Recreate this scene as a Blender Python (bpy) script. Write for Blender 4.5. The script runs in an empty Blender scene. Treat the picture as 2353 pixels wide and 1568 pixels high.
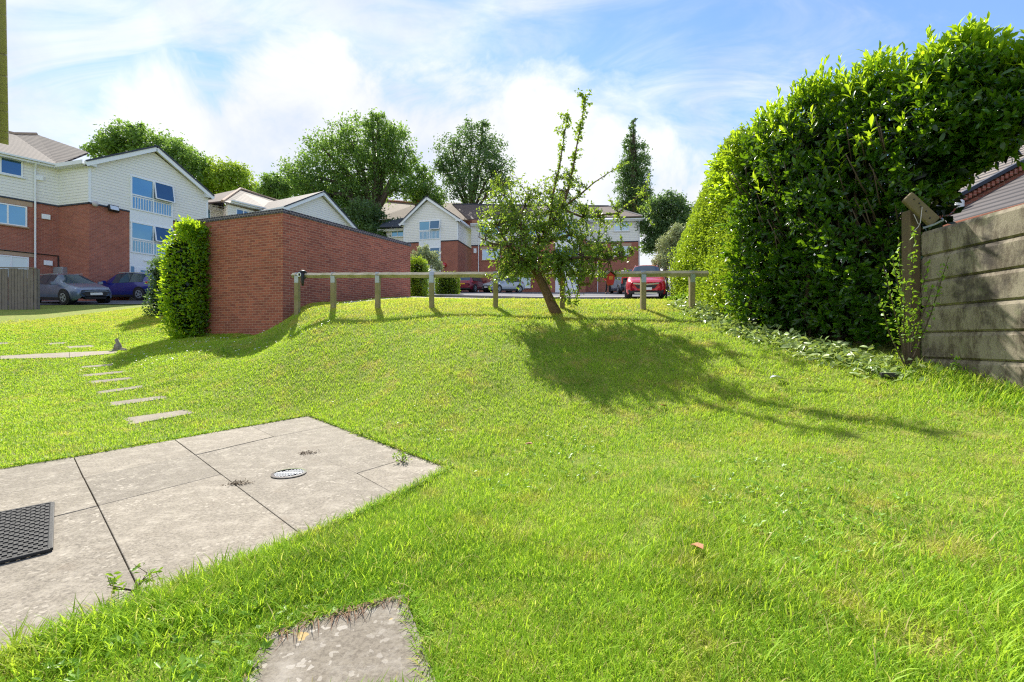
import bpy, bmesh, math, random
import numpy as np
from mathutils import Vector, Matrix
R = random.Random(7)
rng = np.random.default_rng(11)
rad = math.radians
scene = bpy.context.scene
COL = scene.collection

# ------------------------------------------------------------------ camera, world, sun, exposure
H = 1.05                      # eye height above the patio (patio top is z = 0)
FPX, CX, CY = 1046.0, 1176.5, 784.0     # focal length and centre in the 2353 px wide view of the photo
cam_d = bpy.data.cameras.new('camera')
cam = bpy.data.objects.new('camera', cam_d); COL.objects.link(cam)
cam.location = (0, 0, H); cam.rotation_euler = (rad(90), 0, 0)
cam_d.lens = 16.0; cam_d.sensor_width = 36.0; cam_d.clip_end = 2000; cam_d.clip_start = 0.05
scene.camera = cam

SUN = Vector((-.342 * .716, .940 * .716, .699)).normalized()
SUN_EL = math.asin(SUN.z); SUN_AZ = math.atan2(SUN.x, SUN.y)
SKY_STRENGTH = 0.14
SUN_STRENGTH = 5.0
EXPOSURE = 0.86
sun_d = bpy.data.lights.new('sun', 'SUN'); sun_d.energy = SUN_STRENGTH; sun_d.angle = rad(0.6); sun_d.color = (1.0, 0.94, 0.84)
sun = bpy.data.objects.new('sun', sun_d); COL.objects.link(sun)
sun.location = (0, 0, 30); sun.rotation_euler = SUN.to_track_quat('Z', 'Y').to_euler()
vs = scene.view_settings
vs.view_transform = 'Standard'; vs.look = 'None'; vs.exposure = EXPOSURE; vs.gamma = 1.0
scene.cycles.max_bounces = 6; scene.cycles.transparent_max_bounces = 8
scene.cycles.diffuse_bounces = 3; scene.cycles.glossy_bounces = 2; scene.cycles.transmission_bounces = 4
scene.cycles.sample_clamp_indirect = 6.0
scene.cycles.use_denoising = False
scene.cycles.filter_width = 1.2


def nd(nt, typ, loc=None, **kw):
    n = nt.nodes.new(typ)
    for k, v in kw.items():
        if k in ('operation', 'blend_type', 'data_type', 'noise_dimensions', 'sky_type', 'sun_disc', 'sun_elevation', 'sun_rotation',
                 'feature', 'offset', 'offset_frequency', 'squash', 'squash_frequency', 'interpolation_type', 'altitude', 'air_density',
                 'dust_density', 'ozone_density', 'normalize', 'wave_type', 'bands_direction', 'distance', 'vector_type', 'clamp'):
            setattr(n, k, v)
        else:
            n.inputs[k.replace('_', ' ') if k not in n.inputs else k].default_value = v
    return n


def lk(nt, a, b): nt.links.new(a, b)


def math_n(nt, op, a, b=None, c=None, clamp=False):
    n = nt.nodes.new('ShaderNodeMath'); n.operation = op; n.use_clamp = clamp
    for i, v in enumerate((a, b, c)):
        if v is None: continue
        if isinstance(v, (int, float)): n.inputs[i].default_value = v
        else: nt.links.new(v, n.inputs[i])
    return n.outputs[0]


def vmath(nt, op, a, b=None):
    n = nt.nodes.new('ShaderNodeVectorMath'); n.operation = op
    for i, v in enumerate((a, b)):
        if v is None: continue
        if isinstance(v, tuple): n.inputs[i].default_value = v
        else: nt.links.new(v, n.inputs[i])
    return n.outputs[1] if op in ('DOT_PRODUCT', 'LENGTH') else n.outputs[0]


def mapr(nt, v, a, b, c, d, smooth=False):
    n = nt.nodes.new('ShaderNodeMapRange')
    if smooth: n.interpolation_type = 'SMOOTHSTEP'
    nt.links.new(v, n.inputs[0])
    for i, x in enumerate((a, b, c, d)): n.inputs[i + 1].default_value = x
    return n.outputs[0]


def mixc(nt, fac, a, b, blend='MIX'):
    n = nt.nodes.new('ShaderNodeMix'); n.data_type = 'RGBA'; n.blend_type = blend
    for i, v in ((0, fac), (6, a), (7, b)):
        if isinstance(v, (int, float)): n.inputs[i].default_value = v
        elif isinstance(v, tuple): n.inputs[i].default_value = v if len(v) == 4 else (*v, 1)
        else: nt.links.new(v, n.inputs[i])
    return n.outputs[2]


def noise(nt, vec, scale, detail=4, rough=.55, dist=0.0):
    n = nt.nodes.new('ShaderNodeTexNoise')
    n.inputs['Scale'].default_value = scale; n.inputs['Detail'].default_value = detail
    n.inputs['Roughness'].default_value = rough; n.inputs['Distortion'].default_value = dist
    if vec is not None: nt.links.new(vec, n.inputs['Vector'])
    return n.outputs['Fac']


world = bpy.data.worlds.new('World'); scene.world = world; world.use_nodes = True
wt = world.node_tree; wt.nodes.clear()
w_out = wt.nodes.new('ShaderNodeOutputWorld'); w_bg = wt.nodes.new('ShaderNodeBackground')
sky = wt.nodes.new('ShaderNodeTexSky'); sky.sky_type = 'NISHITA'; sky.sun_disc = False
sky.sun_elevation = SUN_EL; sky.sun_rotation = SUN_AZ; sky.air_density = 1.0; sky.dust_density = 0.05; sky.ozone_density = 3.0
w_tc = wt.nodes.new('ShaderNodeTexCoord')
dirv = w_tc.outputs['Generated']
sep = wt.nodes.new('ShaderNodeSeparateXYZ'); lk(wt, dirv, sep.inputs[0])
zz = math_n(wt, 'ADD', math_n(wt, 'MAXIMUM', sep.outputs[2], 0.0), 0.22)
comb = wt.nodes.new('ShaderNodeCombineXYZ')
lk(wt, math_n(wt, 'DIVIDE', sep.outputs[0], zz), comb.inputs[0])
lk(wt, math_n(wt, 'DIVIDE', sep.outputs[1], zz), comb.inputs[1])
n_big = noise(wt, comb.outputs[0], 1.25, 8, .56, .5)
strk = wt.nodes.new('ShaderNodeMapping'); strk.inputs['Scale'].default_value = (1.0, 2.6, 1); strk.inputs['Rotation'].default_value = (0, 0, rad(24))
strk.inputs['Location'].default_value = (3.1, 1.7, 0)
lk(wt, comb.outputs[0], strk.inputs[0])
n_str = noise(wt, strk.outputs[0], 1.5, 7, .6, .8)


def dlobe(x, y, lo, amt):
    v = Vector(((x - CX) / FPX, 1, (CY - y) / FPX)).normalized()
    d = vmath(wt, 'DOT_PRODUCT', dirv, tuple(v))
    return mapr(wt, d, lo, 1.0, 0.0, amt, True)


az = math_n(wt, 'ARCTAN2', sep.outputs[0], sep.outputs[1])
hyp = math_n(wt, 'SQRT', math_n(wt, 'SUBTRACT', 1.0001, math_n(wt, 'MULTIPLY', sep.outputs[2], sep.outputs[2])))
el = math_n(wt, 'DIVIDE', sep.outputs[2], hyp)
ramp = wt.nodes.new('ShaderNodeValToRGB'); ramp.color_ramp.interpolation = 'B_SPLINE'
BANK = [(-900, 420), (-200, 330), (100, 420), (330, 270), (480, 190), (620, 150), (740, 130), (860, 165), (1000, 200), (1120, 225), (1260, 255), (1380, 310), (1500, 380), (1640, 360), (1800, 470), (2100, 560), (2700, 480)]
els = ramp.color_ramp.elements
for k, (x, y) in enumerate(BANK):
    a_ = math.atan2(x - CX, FPX); v_ = (CY - y) / FPX * math.cos(a_)
    e = els[k] if k < 2 else els.new(1.0)
    e.position = min(1, max(0, (a_ + 1.3) / 2.6)); e.color = (v_, v_, v_, 1)
lk(wt, mapr(wt, az, -1.3, 1.3, 0, 1), ramp.inputs[0])
n_edge = noise(wt, dirv, 5.0, 9, .58, .35)
top_ = math_n(wt, 'ADD', ramp.outputs[0], math_n(wt, 'MULTIPLY', math_n(wt, 'SUBTRACT', n_edge, .42), .55))
cum = mapr(wt, math_n(wt, 'SUBTRACT', top_, el), -.09, .10, 0.0, 1.0, True)
side = mapr(wt, az, -.85, .45, .22, 0.0)
thin = mapr(wt, math_n(wt, 'ADD', n_str, side), .42, .78, 0.10, .85, True)
cmask = math_n(wt, 'MAXIMUM', math_n(wt, 'MULTIPLY', cum, mapr(wt, n_edge, .25, .5, .78, 1.0)), thin)
sky_col = mixc(wt, 1.0, sky.outputs[0], (0.64, 0.80, 1.02), 'MULTIPLY')
cloud_lum = mapr(wt, n_edge, .3, .7, 3.3, 4.5)
cl = wt.nodes.new('ShaderNodeCombineColor')
for i, k in enumerate((.97, 1.0, 1.03)): lk(wt, math_n(wt, 'MULTIPLY', cloud_lum, k), cl.inputs[i])
final_sky = mixc(wt, cmask, sky_col, cl.outputs[0])
lk(wt, final_sky, w_bg.inputs[0]); w_bg.inputs[1].default_value = SKY_STRENGTH
lk(wt, w_bg.outputs[0], w_out.inputs[0])

# ------------------------------------------------------------------ helpers: points, meshes, tags


def P(x, y, d):
    """a pixel of the photograph (2353 px wide) at depth d metres -> world point"""
    return Vector(((x - CX) / FPX * d, d, H + (CY - y) / FPX * d))


def S(*c):
    """sRGB 0-255 -> linear"""
    o = []
    for v in c:
        v /= 255.0
        o.append(v / 12.92 if v <= .04045 else ((v + .055) / 1.055) ** 2.4)
    return tuple(o)


class MB:
    def __init__(self): self.v = []; self.f = []
    def add(self, vs, fs):
        o = len(self.v); self.v += [tuple(q) for q in vs]; self.f += [tuple(i + o for i in f) for f in fs]; return self
    def box(self, c, s, m=None):
        c = Vector(c); hx, hy, hz = s[0] / 2, s[1] / 2, s[2] / 2
        vs = [Vector((x, y, z)) for z in (-hz, hz) for x, y in ((-hx, -hy), (hx, -hy), (hx, hy), (-hx, hy))]
        vs = [(m @ q if m else q) + c for q in vs]
        return self.add(vs, [(3, 2, 1, 0), (4, 5, 6, 7), (0, 1, 5, 4), (1, 2, 6, 5), (2, 3, 7, 6), (3, 0, 4, 7)])
    def slab(self, pts, vec):
        """polygon pts extruded by vec into a solid"""
        n = len(pts); pts = [Vector(p) for p in pts]; vec = Vector(vec)
        nrm = Vector((0, 0, 0))
        for i in range(n): nrm += pts[i].cross(pts[(i + 1) % n])
        if nrm.dot(vec) > 0: pts = pts[::-1]
        return self.add(pts + [p + vec for p in pts],
                        [tuple(range(n)), tuple(range(2 * n - 1, n - 1, -1))] + [(i, i + n, (i + 1) % n + n, (i + 1) % n) for i in range(n)])
    def beam(self, a, b, w, h, up=(0, 0, 1)):
        a = Vector(a); b = Vector(b); d = (b - a).normalized(); up = Vector(up)
        s = d.cross(up)
        if s.length < 1e-4: s = d.cross(Vector((0, 1, 0)))
        s.normalize(); u = s.cross(d)
        q = [a + s * x * w / 2 + u * y * h / 2 for x, y in ((-1, -1), (1, -1), (1, 1), (-1, 1))]
        return self.add(q + [p + (b - a) for p in q], [(3, 2, 1, 0), (4, 5, 6, 7), (0, 1, 5, 4), (1, 2, 6, 5), (2, 3, 7, 6), (3, 0, 4, 7)])
    def tube(self, pts, rads, n=8, cap=True):
        pts = [Vector(p) for p in pts]
        if isinstance(rads, (int, float)): rads = [rads] * len(pts)
        o = len(self.v); ref = Vector((.31, .87, .2)).normalized()
        for i, p in enumerate(pts):
            d = (pts[min(i + 1, len(pts) - 1)] - pts[max(i - 1, 0)])
            d = d.normalized() if d.length > 1e-9 else Vector((0, 0, 1))
            if abs(d.dot(ref)) > .95: ref = Vector((.9, -.3, .3)).normalized()
            s = d.cross(ref).normalized(); u = s.cross(d)
            for k in range(n):
                a = 2 * math.pi * k / n
                self.v.append(tuple(p + (s * math.cos(a) + u * math.sin(a)) * rads[i]))
        for i in range(len(pts) - 1):
            for k in range(n):
                k2 = (k + 1) % n
                self.f.append((o + i * n + k, o + i * n + k2, o + (i + 1) * n + k2, o + (i + 1) * n + k))
        if cap:
            self.f.append(tuple(o + k for k in range(n - 1, -1, -1)))
            self.f.append(tuple(o + (len(pts) - 1) * n + k for k in range(n)))
        return self
    def lathe(self, prof, n=16, c=(0, 0, 0), cap=True):
        c = Vector(c); o = len(self.v)
        for r, z in prof:
            for k in range(n):
                a = 2 * math.pi * k / n
                self.v.append((c.x + r * math.cos(a), c.y + r * math.sin(a), c.z + z))
        for i in range(len(prof) - 1):
            for k in range(n):
                k2 = (k + 1) % n
                self.f.append((o + i * n + k, o + i * n + k2, o + (i + 1) * n + k2, o + (i + 1) * n + k))
        if cap:
            self.f.append(tuple(o + k for k in range(n - 1, -1, -1)))
            self.f.append(tuple(o + (len(prof) - 1) * n + k for k in range(n)))
        return self
    def build(self, name, m, parent=None, smooth=False, bevel=0, subsurf=0):
        me = bpy.data.meshes.new(name); me.from_pydata(self.v, [], self.f); me.update()
        if m: me.materials.append(m)
        if smooth: me.polygons.foreach_set('use_smooth', [True] * len(me.polygons))
        o = bpy.data.objects.new(name, me); COL.objects.link(o)
        if parent is not None: o.parent = parent
        if bevel:
            b = o.modifiers.new('bevel', 'BEVEL'); b.width = bevel; b.segments = 2; b.limit_method = 'ANGLE'
        if subsurf:
            b = o.modifiers.new('sub', 'SUBSURF'); b.levels = subsurf; b.render_levels = subsurf
        return o


def np_mesh(name, verts, faces, m, parent=None, smooth=False):
    """verts (N,k,3) array of N copies of a template, faces: template faces"""
    N, k, _ = verts.shape
    me = bpy.data.meshes.new(name)
    me.vertices.add(N * k); me.vertices.foreach_set('co', verts.reshape(-1).astype(np.float32))
    tl = np.concatenate([np.array(f) for f in faces]); ln = np.array([len(f) for f in faces])
    loops = (tl[None, :] + (np.arange(N) * k)[:, None]).reshape(-1)
    tot = np.tile(ln, N); start = np.concatenate([[0], np.cumsum(tot)[:-1]])
    me.loops.add(len(loops)); me.loops.foreach_set('vertex_index', loops.astype(np.int32))
    me.polygons.add(len(tot)); me.polygons.foreach_set('loop_start', start.astype(np.int32))
    me.polygons.foreach_set('loop_total', tot.astype(np.int32))
    if smooth: me.polygons.foreach_set('use_smooth', np.ones(len(tot), dtype=bool))
    me.update(calc_edges=True); me.materials.append(m)
    o = bpy.data.objects.new(name, me); COL.objects.link(o)
    if parent is not None: o.parent = parent
    return o


def tag(o, label=None, cat=None, group=None, kind=None):
    if label: o['label'] = label
    if cat: o['category'] = cat
    if group: o['group'] = group
    if kind: o['kind'] = kind
    return o


def thing(name, label, cat, loc=(0, 0, 0), rz=0, group=None):
    o = bpy.data.objects.new(name, None); COL.objects.link(o); o.empty_display_size = .2
    o.location = loc; o.rotation_euler = (0, 0, rz)
    return tag(o, label, cat, group)


def nrmz(a): return a / np.maximum(np.linalg.norm(a, axis=-1, keepdims=True), 1e-9)


def place(tmpl, Pb, D, Nn, L, Wd):
    """template (k,3) in (along, across, up) -> world (N,k,3)"""
    D = nrmz(D); B = nrmz(np.cross(D, Nn)); U = np.cross(B, D)
    t = tmpl[None]
    return (Pb[:, None, :] + D[:, None, :] * (t[..., 0:1] * L[:, None, None]) + B[:, None, :] * (t[..., 1:2] * Wd[:, None, None])
            + U[:, None, :] * (t[..., 2:3] * L[:, None, None]))


LAUREL_T = np.array([(0, 0, 0), (.28, .36, .06), (.66, .46, .03), (1, 0, -.12), (.66, -.46, .03), (.28, -.36, .06), (.28, 0, 0), (.66, 0, -.02)])
LAUREL_F = [(0, 6, 1), (1, 6, 7, 2), (2, 7, 3), (0, 5, 6), (5, 4, 7, 6), (4, 3, 7)]
LEAF_T = np.array([(0, 0, 0), (.5, .5, .06), (1, 0, -.08), (.5, -.5, .06)])
LEAF_F = [(0, 2, 1), (0, 3, 2)]
BLADE_T = np.array([(0, -.5, 0), (0, .5, 0), (.55, .42, .06), (.55, -.42, .06), (1, 0, .30)])
BLADE_F = [(0, 1, 2, 3), (3, 2, 4)]


def rand_dirs(n): return nrmz(rng.normal(size=(n, 3)))


def shoots(pos, axis, nleaf, slen, L, Wd, spread=.9, jit=.25):
    """leaves spiralling up short shoots; returns (P, D, N, L, W)"""
    n = len(pos); ax = nrmz(axis)
    ref = nrmz(np.cross(ax, nrmz(rng.normal(size=(n, 3))))); ref2 = np.cross(ax, ref)
    k = np.arange(nleaf); t = (k + .5) / nleaf
    ang = k[None, :] * 2.4 + rng.uniform(0, 6.28, (n, 1))
    radial = ref[:, None, :] * np.cos(ang)[..., None] + ref2[:, None, :] * np.sin(ang)[..., None]
    sl = np.broadcast_to(np.asarray(slen), (n,))
    Pb = pos[:, None, :] + ax[:, None, :] * (t[None, :, None] * sl[:, None, None])
    tilt = spread * (1.25 - .8 * t)[None, :, None]
    D = ax[:, None, :] + radial * tilt + rng.normal(size=(n, nleaf, 3)) * jit
    Nn = ax[:, None, :] - radial * .4 + rng.normal(size=(n, nleaf, 3)) * jit
    m = n * nleaf
    sc = rng.uniform(.6, 1.15, m)
    return Pb.reshape(m, 3), D.reshape(m, 3), Nn.reshape(m, 3), L * sc, Wd * sc

# ------------------------------------------------------------------ materials


def newmat(name):
    m = bpy.data.materials.new(name); m.use_nodes = True; nt = m.node_tree
    return m, nt, nt.nodes['Principled BSDF']


def objpos(nt):
    g = nt.nodes.new('ShaderNodeNewGeometry'); return g.outputs['Position'], g


def plain(name, col, rough=.6, var=.12, scale=6.0, metal=0.0, bump=0.0, bscale=60.0, coat=0.0):
    m, nt, b = newmat(name)
    p, g = objpos(nt)
    f = noise(nt, p, scale, 6, .6)
    c = mixc(nt, f, tuple(x * (1 - var * 1.6) for x in col), tuple(min(1, x * (1 + var * 1.6)) for x in col))
    lk(nt, c, b.inputs['Base Color']); b.inputs['Roughness'].default_value = rough; b.inputs['Metallic'].default_value = metal
    b.inputs['Coat Weight'].default_value = coat; b.inputs['Coat Roughness'].default_value = .05
    if bump:
        bn = nt.nodes.new('ShaderNodeBump'); bn.inputs['Strength'].default_value = bump; bn.inputs['Distance'].default_value = .02
        lk(nt, noise(nt, p, bscale, 4, .6), bn.inputs['Height']); lk(nt, bn.outputs[0], b.inputs['Normal'])
    return m


def wall_uv(nt):
    """u along the wall, v up the wall, in metres, from the face's own direction"""
    g = nt.nodes.new('ShaderNodeNewGeometry'); p = g.outputs['Position']; n = g.outputs['True Normal']
    t = vmath(nt, 'NORMALIZE', vmath(nt, 'CROSS_PRODUCT', (0, 0, 1), n))
    up = vmath(nt, 'CROSS_PRODUCT', n, t)
    c = nt.nodes.new('ShaderNodeCombineXYZ')
    lk(nt, vmath(nt, 'DOT_PRODUCT', p, t), c.inputs[0]); lk(nt, vmath(nt, 'DOT_PRODUCT', p, up), c.inputs[1])
    return c.outputs[0], p


def brick_mat(name, c1, c2, mortar, stain=None, scale_w=.225, rowh=.075):
    m, nt, b = newmat(name); uv, p = wall_uv(nt)
    t = nt.nodes.new('ShaderNodeTexBrick'); lk(nt, uv, t.inputs['Vector'])
    t.inputs['Scale'].default_value = 1.0; t.inputs['Brick Width'].default_value = scale_w; t.inputs['Row Height'].default_value = rowh
    t.inputs['Mortar Size'].default_value = .007; t.inputs['Mortar Smooth'].default_value = .15; t.inputs['Bias'].default_value = 0.0
    t.inputs['Color1'].default_value = (*c1, 1); t.inputs['Color2'].default_value = (*c2, 1); t.inputs['Mortar'].default_value = (*mortar, 1)
    c = t.outputs['Color']
    f = noise(nt, p, 1.1, 6, .62); c = mixc(nt, .75, c, mixc(nt, f, (.55, .52, .54, 1), (1.35, 1.28, 1.22, 1)), 'MULTIPLY')
    f2 = mapr(nt, noise(nt, p, 3.4, 6, .7), .56, .72, 0, .28)
    c = mixc(nt, f2, c, stain or (.45, .38, .34))
    lk(nt, c, b.inputs['Base Color']); b.inputs['Roughness'].default_value = .85
    bn = nt.nodes.new('ShaderNodeBump'); bn.inputs['Strength'].default_value = .5; bn.inputs['Distance'].default_value = .008
    lk(nt, math_n(nt, 'SUBTRACT', 1.0, t.outputs['Fac']), bn.inputs['Height']); lk(nt, bn.outputs[0], b.inputs['Normal'])
    return m


def band_mat(name, col, line, pitch, lw, rough=.6, var=.15, saw=True, vertical=False, nscale=2.0, bumpd=.02, cell=.33):
    """courses every `pitch` metres with a thin line of another colour (cladding, tiles, boards)"""
    m, nt, b = newmat(name); uv, p = wall_uv(nt)
    s = nt.nodes.new('ShaderNodeSeparateXYZ'); lk(nt, uv, s.inputs[0])
    fr = math_n(nt, 'FRACT', math_n(nt, 'DIVIDE', s.outputs[0 if vertical else 1], pitch))
    ln = mapr(nt, fr, lw, lw * 1.6, 1.0, 0.0)
    f = noise(nt, p, nscale, 6, .65)
    c0 = mixc(nt, f, tuple(x * (1 - var) for x in col), tuple(min(1, x * (1 + var)) for x in col))
    idn = nt.nodes.new('ShaderNodeTexWhiteNoise'); idn.noise_dimensions = '2D'
    cc = nt.nodes.new('ShaderNodeCombineXYZ')
    lk(nt, math_n(nt, 'FLOOR', math_n(nt, 'DIVIDE', s.outputs[0 if vertical else 1], pitch)), cc.inputs[0])
    if not vertical: lk(nt, math_n(nt, 'FLOOR', math_n(nt, 'DIVIDE', s.outputs[0], cell)), cc.inputs[1])
    lk(nt, cc.outputs[0], idn.inputs['Vector'])
    c0 = mixc(nt, var, c0, mixc(nt, idn.outputs['Value'], (.55, .55, .55), (1.4, 1.38, 1.35)), 'MULTIPLY')
    c = mixc(nt, ln, c0, line)
    lk(nt, c, b.inputs['Base Color']); b.inputs['Roughness'].default_value = rough
    bn = nt.nodes.new('ShaderNodeBump'); bn.inputs['Strength'].default_value = .8; bn.inputs['Distance'].default_value = bumpd
    lk(nt, fr if saw else ln, bn.inputs['Height']); bn.invert = saw; lk(nt, bn.outputs[0], b.inputs['Normal'])
    return m


def leaf_mat(name, dark, light, trans, tcol, rough=.45, nscale=.8, spec=.5):
    m, nt, b = newmat(name)
    p, g = objpos(nt)
    r = g.outputs['Random Per Island']
    f = math_n(nt, 'ADD', math_n(nt, 'MULTIPLY', r, .6), math_n(nt, 'MULTIPLY', noise(nt, p, nscale, 3), .5), clamp=True)
    c = mixc(nt, f, dark, light)
    lk(nt, c, b.inputs['Base Color']); b.inputs['Roughness'].default_value = rough
    b.inputs['Specular IOR Level'].default_value = spec
    tr = nt.nodes.new('ShaderNodeBsdfTranslucent')
    lk(nt, mixc(nt, f, tuple(x * .7 for x in tcol), tcol), tr.inputs[0])
    mx = nt.nodes.new('ShaderNodeMixShader'); mx.inputs[0].default_value = trans
    lk(nt, b.outputs[0], mx.inputs[1]); lk(nt, tr.outputs[0], mx.inputs[2])
    lk(nt, mx.outputs[0], nt.nodes['Material Output'].inputs[0])
    return m


M = {}
M['brick_garage'] = brick_mat('brick_garage', S(172, 98, 76), S(138, 76, 62), S(182, 144, 124), stain=S(166, 124, 104))
M['brick_house'] = brick_mat('brick_house', S(172, 104, 84), S(150, 88, 72), S(174, 138, 122), stain=S(166, 118, 102))
M['coping'] = brick_mat('coping_brick', S(74, 70, 82), S(54, 52, 62), S(150, 148, 150), stain=S(100, 96, 104), scale_w=.105, rowh=.4)
M['clad'] = band_mat('cladding', S(234, 233, 228), S(190, 190, 184), .17, .09, .5, .03, bumpd=.007, cell=6.0)
M['upvc'] = plain('white_upvc', S(232, 236, 240), .35, .03)
M['upvc_dirty'] = plain('white_fascia', S(222, 226, 230), .45, .06, 1.5)
M['soffit'] = plain('cream_soffit', S(186, 180, 182), .6, .15, 3)
M['tile'] = band_mat('roof_tile_grey', S(124, 114, 104), S(40, 36, 34), .34, .34, .8, .22)
M['tile_warm'] = band_mat('roof_tile_warm', S(112, 96, 86), S(58, 48, 44), .30, .3, .8, .25)
M['tile_dark'] = band_mat('roof_tile_dark', S(84, 78, 76), S(34, 30, 30), .30, .3, .8, .2)
M['tile_edge'] = plain('dark_verge', S(52, 58, 70), .6, .15)
M['tile_old'] = band_mat('roof_tile_old', S(130, 114, 96), S(92, 76, 66), .28, .15, .85, .35)
M['lintel'] = plain('stone_lintel', S(178, 152, 128), .8, .12, 4)
M['galv'] = plain('galvanised_steel', S(170, 178, 184), .45, .12, 20, metal=.6)
M['black'] = plain('black_plastic', S(26, 27, 30), .5, .1)
M['rubber'] = plain('black_rubber', S(34, 35, 38), .65, .2, 12, bump=.2)
M['chrome'] = plain('chrome', S(205, 208, 212), .18, .03, metal=.9)
M['lamp_glass'] = plain('lamp_glass', S(205, 214, 224), .08, .04, coat=1)
M['red_lens'] = plain('red_lens', S(190, 20, 28), .15, .05, coat=1)
M['plate_white'] = plain('plate_white', S(225, 225, 222), .5, .03)
M['plate_yellow'] = plain('plate_yellow', S(226, 176, 40), .5, .04)
M['bark'] = plain('bark', S(108, 84, 64), .9, .5, 14, bump=1.0, bscale=28)
M['bark_dark'] = plain('bark_dark', S(78, 66, 56), .9, .3, 5)
M['soil'] = plain('soil', S(96, 72, 48), .95, .35, 12, bump=.6)


def glass_mat(name, tint, rough=.04, fac=.55):
    m, nt, b = newmat(name)
    p, g = objpos(nt)
    c = mixc(nt, noise(nt, p, .7, 2), tuple(x * .75 for x in tint), tuple(min(1, x * 1.15) for x in tint))
    lk(nt, c, b.inputs['Base Color']); b.inputs['Roughness'].default_value = rough
    b.inputs['Metallic'].default_value = fac; b.inputs['Specular IOR Level'].default_value = .8
    return m


M['glass'] = glass_mat('window_glass', S(104, 152, 178))
M['glass_dark'] = glass_mat('window_glass_dark', S(70, 106, 136))
M['glass_curtain'] = glass_mat('window_glass_curtained', S(190, 208, 216), fac=.25)
M['car_glass'] = glass_mat('car_glass', S(70, 86, 98), fac=.35)


def paint(name, col, metal=.3):
    m, nt, b = newmat(name)
    p, g = objpos(nt)
    c = mixc(nt, noise(nt, p, 40, 2), tuple(x * .93 for x in col), tuple(min(1, x * 1.07) for x in col))
    lk(nt, c, b.inputs['Base Color']); b.inputs['Roughness'].default_value = .35; b.inputs['Metallic'].default_value = metal
    b.inputs['Coat Weight'].default_value = .8; b.inputs['Coat Roughness'].default_value = .06
    return m


def concrete_mat(name, base, pale, dark, spots=True, yellow=0.0):
    m, nt, b = newmat(name); p, g = objpos(nt)
    c = mixc(nt, noise(nt, p, 1.3, 6, .65), tuple(x * .78 for x in base), tuple(min(1, x * 1.25) for x in base))
    c = mixc(nt, mapr(nt, noise(nt, p, 55, 5, .85), .45, .60, 0, .7), c, dark)
    c = mixc(nt, mapr(nt, noise(nt, p, 6, 6, .75), .48, .66, 0, .42), c, pale)
    c = mixc(nt, .35, c, mixc(nt, g.outputs['Random Per Island'], (.62, .62, .62), (1.3, 1.28, 1.24)), 'MULTIPLY')
    if spots:
        v = nt.nodes.new('ShaderNodeTexVoronoi'); v.inputs['Scale'].default_value = 34; v.inputs['Randomness'].default_value = 1
        wp = nt.nodes.new('ShaderNodeVectorMath'); wp.operation = 'ADD'; lk(nt, p, wp.inputs[0])
        nn = nt.nodes.new('ShaderNodeTexNoise'); nn.inputs['Scale'].default_value = 25; lk(nt, p, nn.inputs['Vector'])
        sc = nt.nodes.new('ShaderNodeVectorMath'); sc.operation = 'SCALE'; sc.inputs['Scale'].default_value = .05; lk(nt, nn.outputs['Color'], sc.inputs[0])
        lk(nt, sc.outputs[0], wp.inputs[1]); lk(nt, wp.outputs[0], v.inputs['Vector'])
        sepc = nt.nodes.new('ShaderNodeSeparateColor'); lk(nt, v.outputs['Color'], sepc.inputs[0])
        size = mapr(nt, sepc.outputs[0], .35, 1.0, 0.0, .5)
        sp = math_n(nt, 'LESS_THAN', v.outputs['Distance'], size)
        sp = math_n(nt, 'MULTIPLY', sp, mapr(nt, noise(nt, p, 2.2, 4), .40, .66, .05, .7))
        c = mixc(nt, sp, c, pale)
        if yellow:
            v2 = nt.nodes.new('ShaderNodeTexVoronoi'); v2.inputs['Scale'].default_value = 11; lk(nt, wp.outputs[0], v2.inputs['Vector'])
            s2 = nt.nodes.new('ShaderNodeSeparateColor'); lk(nt, v2.outputs['Color'], s2.inputs[0])
            y = math_n(nt, 'LESS_THAN', v2.outputs['Distance'], mapr(nt, s2.outputs[1], .6, 1, 0, .4))
            c = mixc(nt, math_n(nt, 'MULTIPLY', y, yellow), c, S(214, 178, 96))
    st = mapr(nt, noise(nt, p, 3.2, 5, .7), .6, .76, 0, .45)
    c = mixc(nt, st, c, S(112, 96, 78))
    lk(nt, c, b.inputs['Base Color']); b.inputs['Roughness'].default_value = .9
    bn = nt.nodes.new('ShaderNodeBump'); bn.inputs['Strength'].default_value = .35; bn.inputs['Distance'].default_value = .006
    lk(nt, noise(nt, p, 90, 5, .7), bn.inputs['Height']); lk(nt, bn.outputs[0], b.inputs['Normal'])
    return m


M['slab'] = concrete_mat('paving_concrete', S(140, 132, 119), S(182, 174, 160), S(80, 74, 66))
M['slab_lichen'] = concrete_mat('paving_lichen', S(128, 120, 107), S(178, 172, 162), S(88, 80, 70), yellow=.45)
M['void'] = plain('dark_void', S(14, 14, 14), 1.0, .1)
M['void'].node_tree.nodes['Principled BSDF'].inputs['Specular IOR Level'].default_value = 0
M['slab_plain'] = concrete_mat('stone_plain', S(152, 143, 126), S(180, 172, 156), S(98, 88, 76), spots=False)

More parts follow.
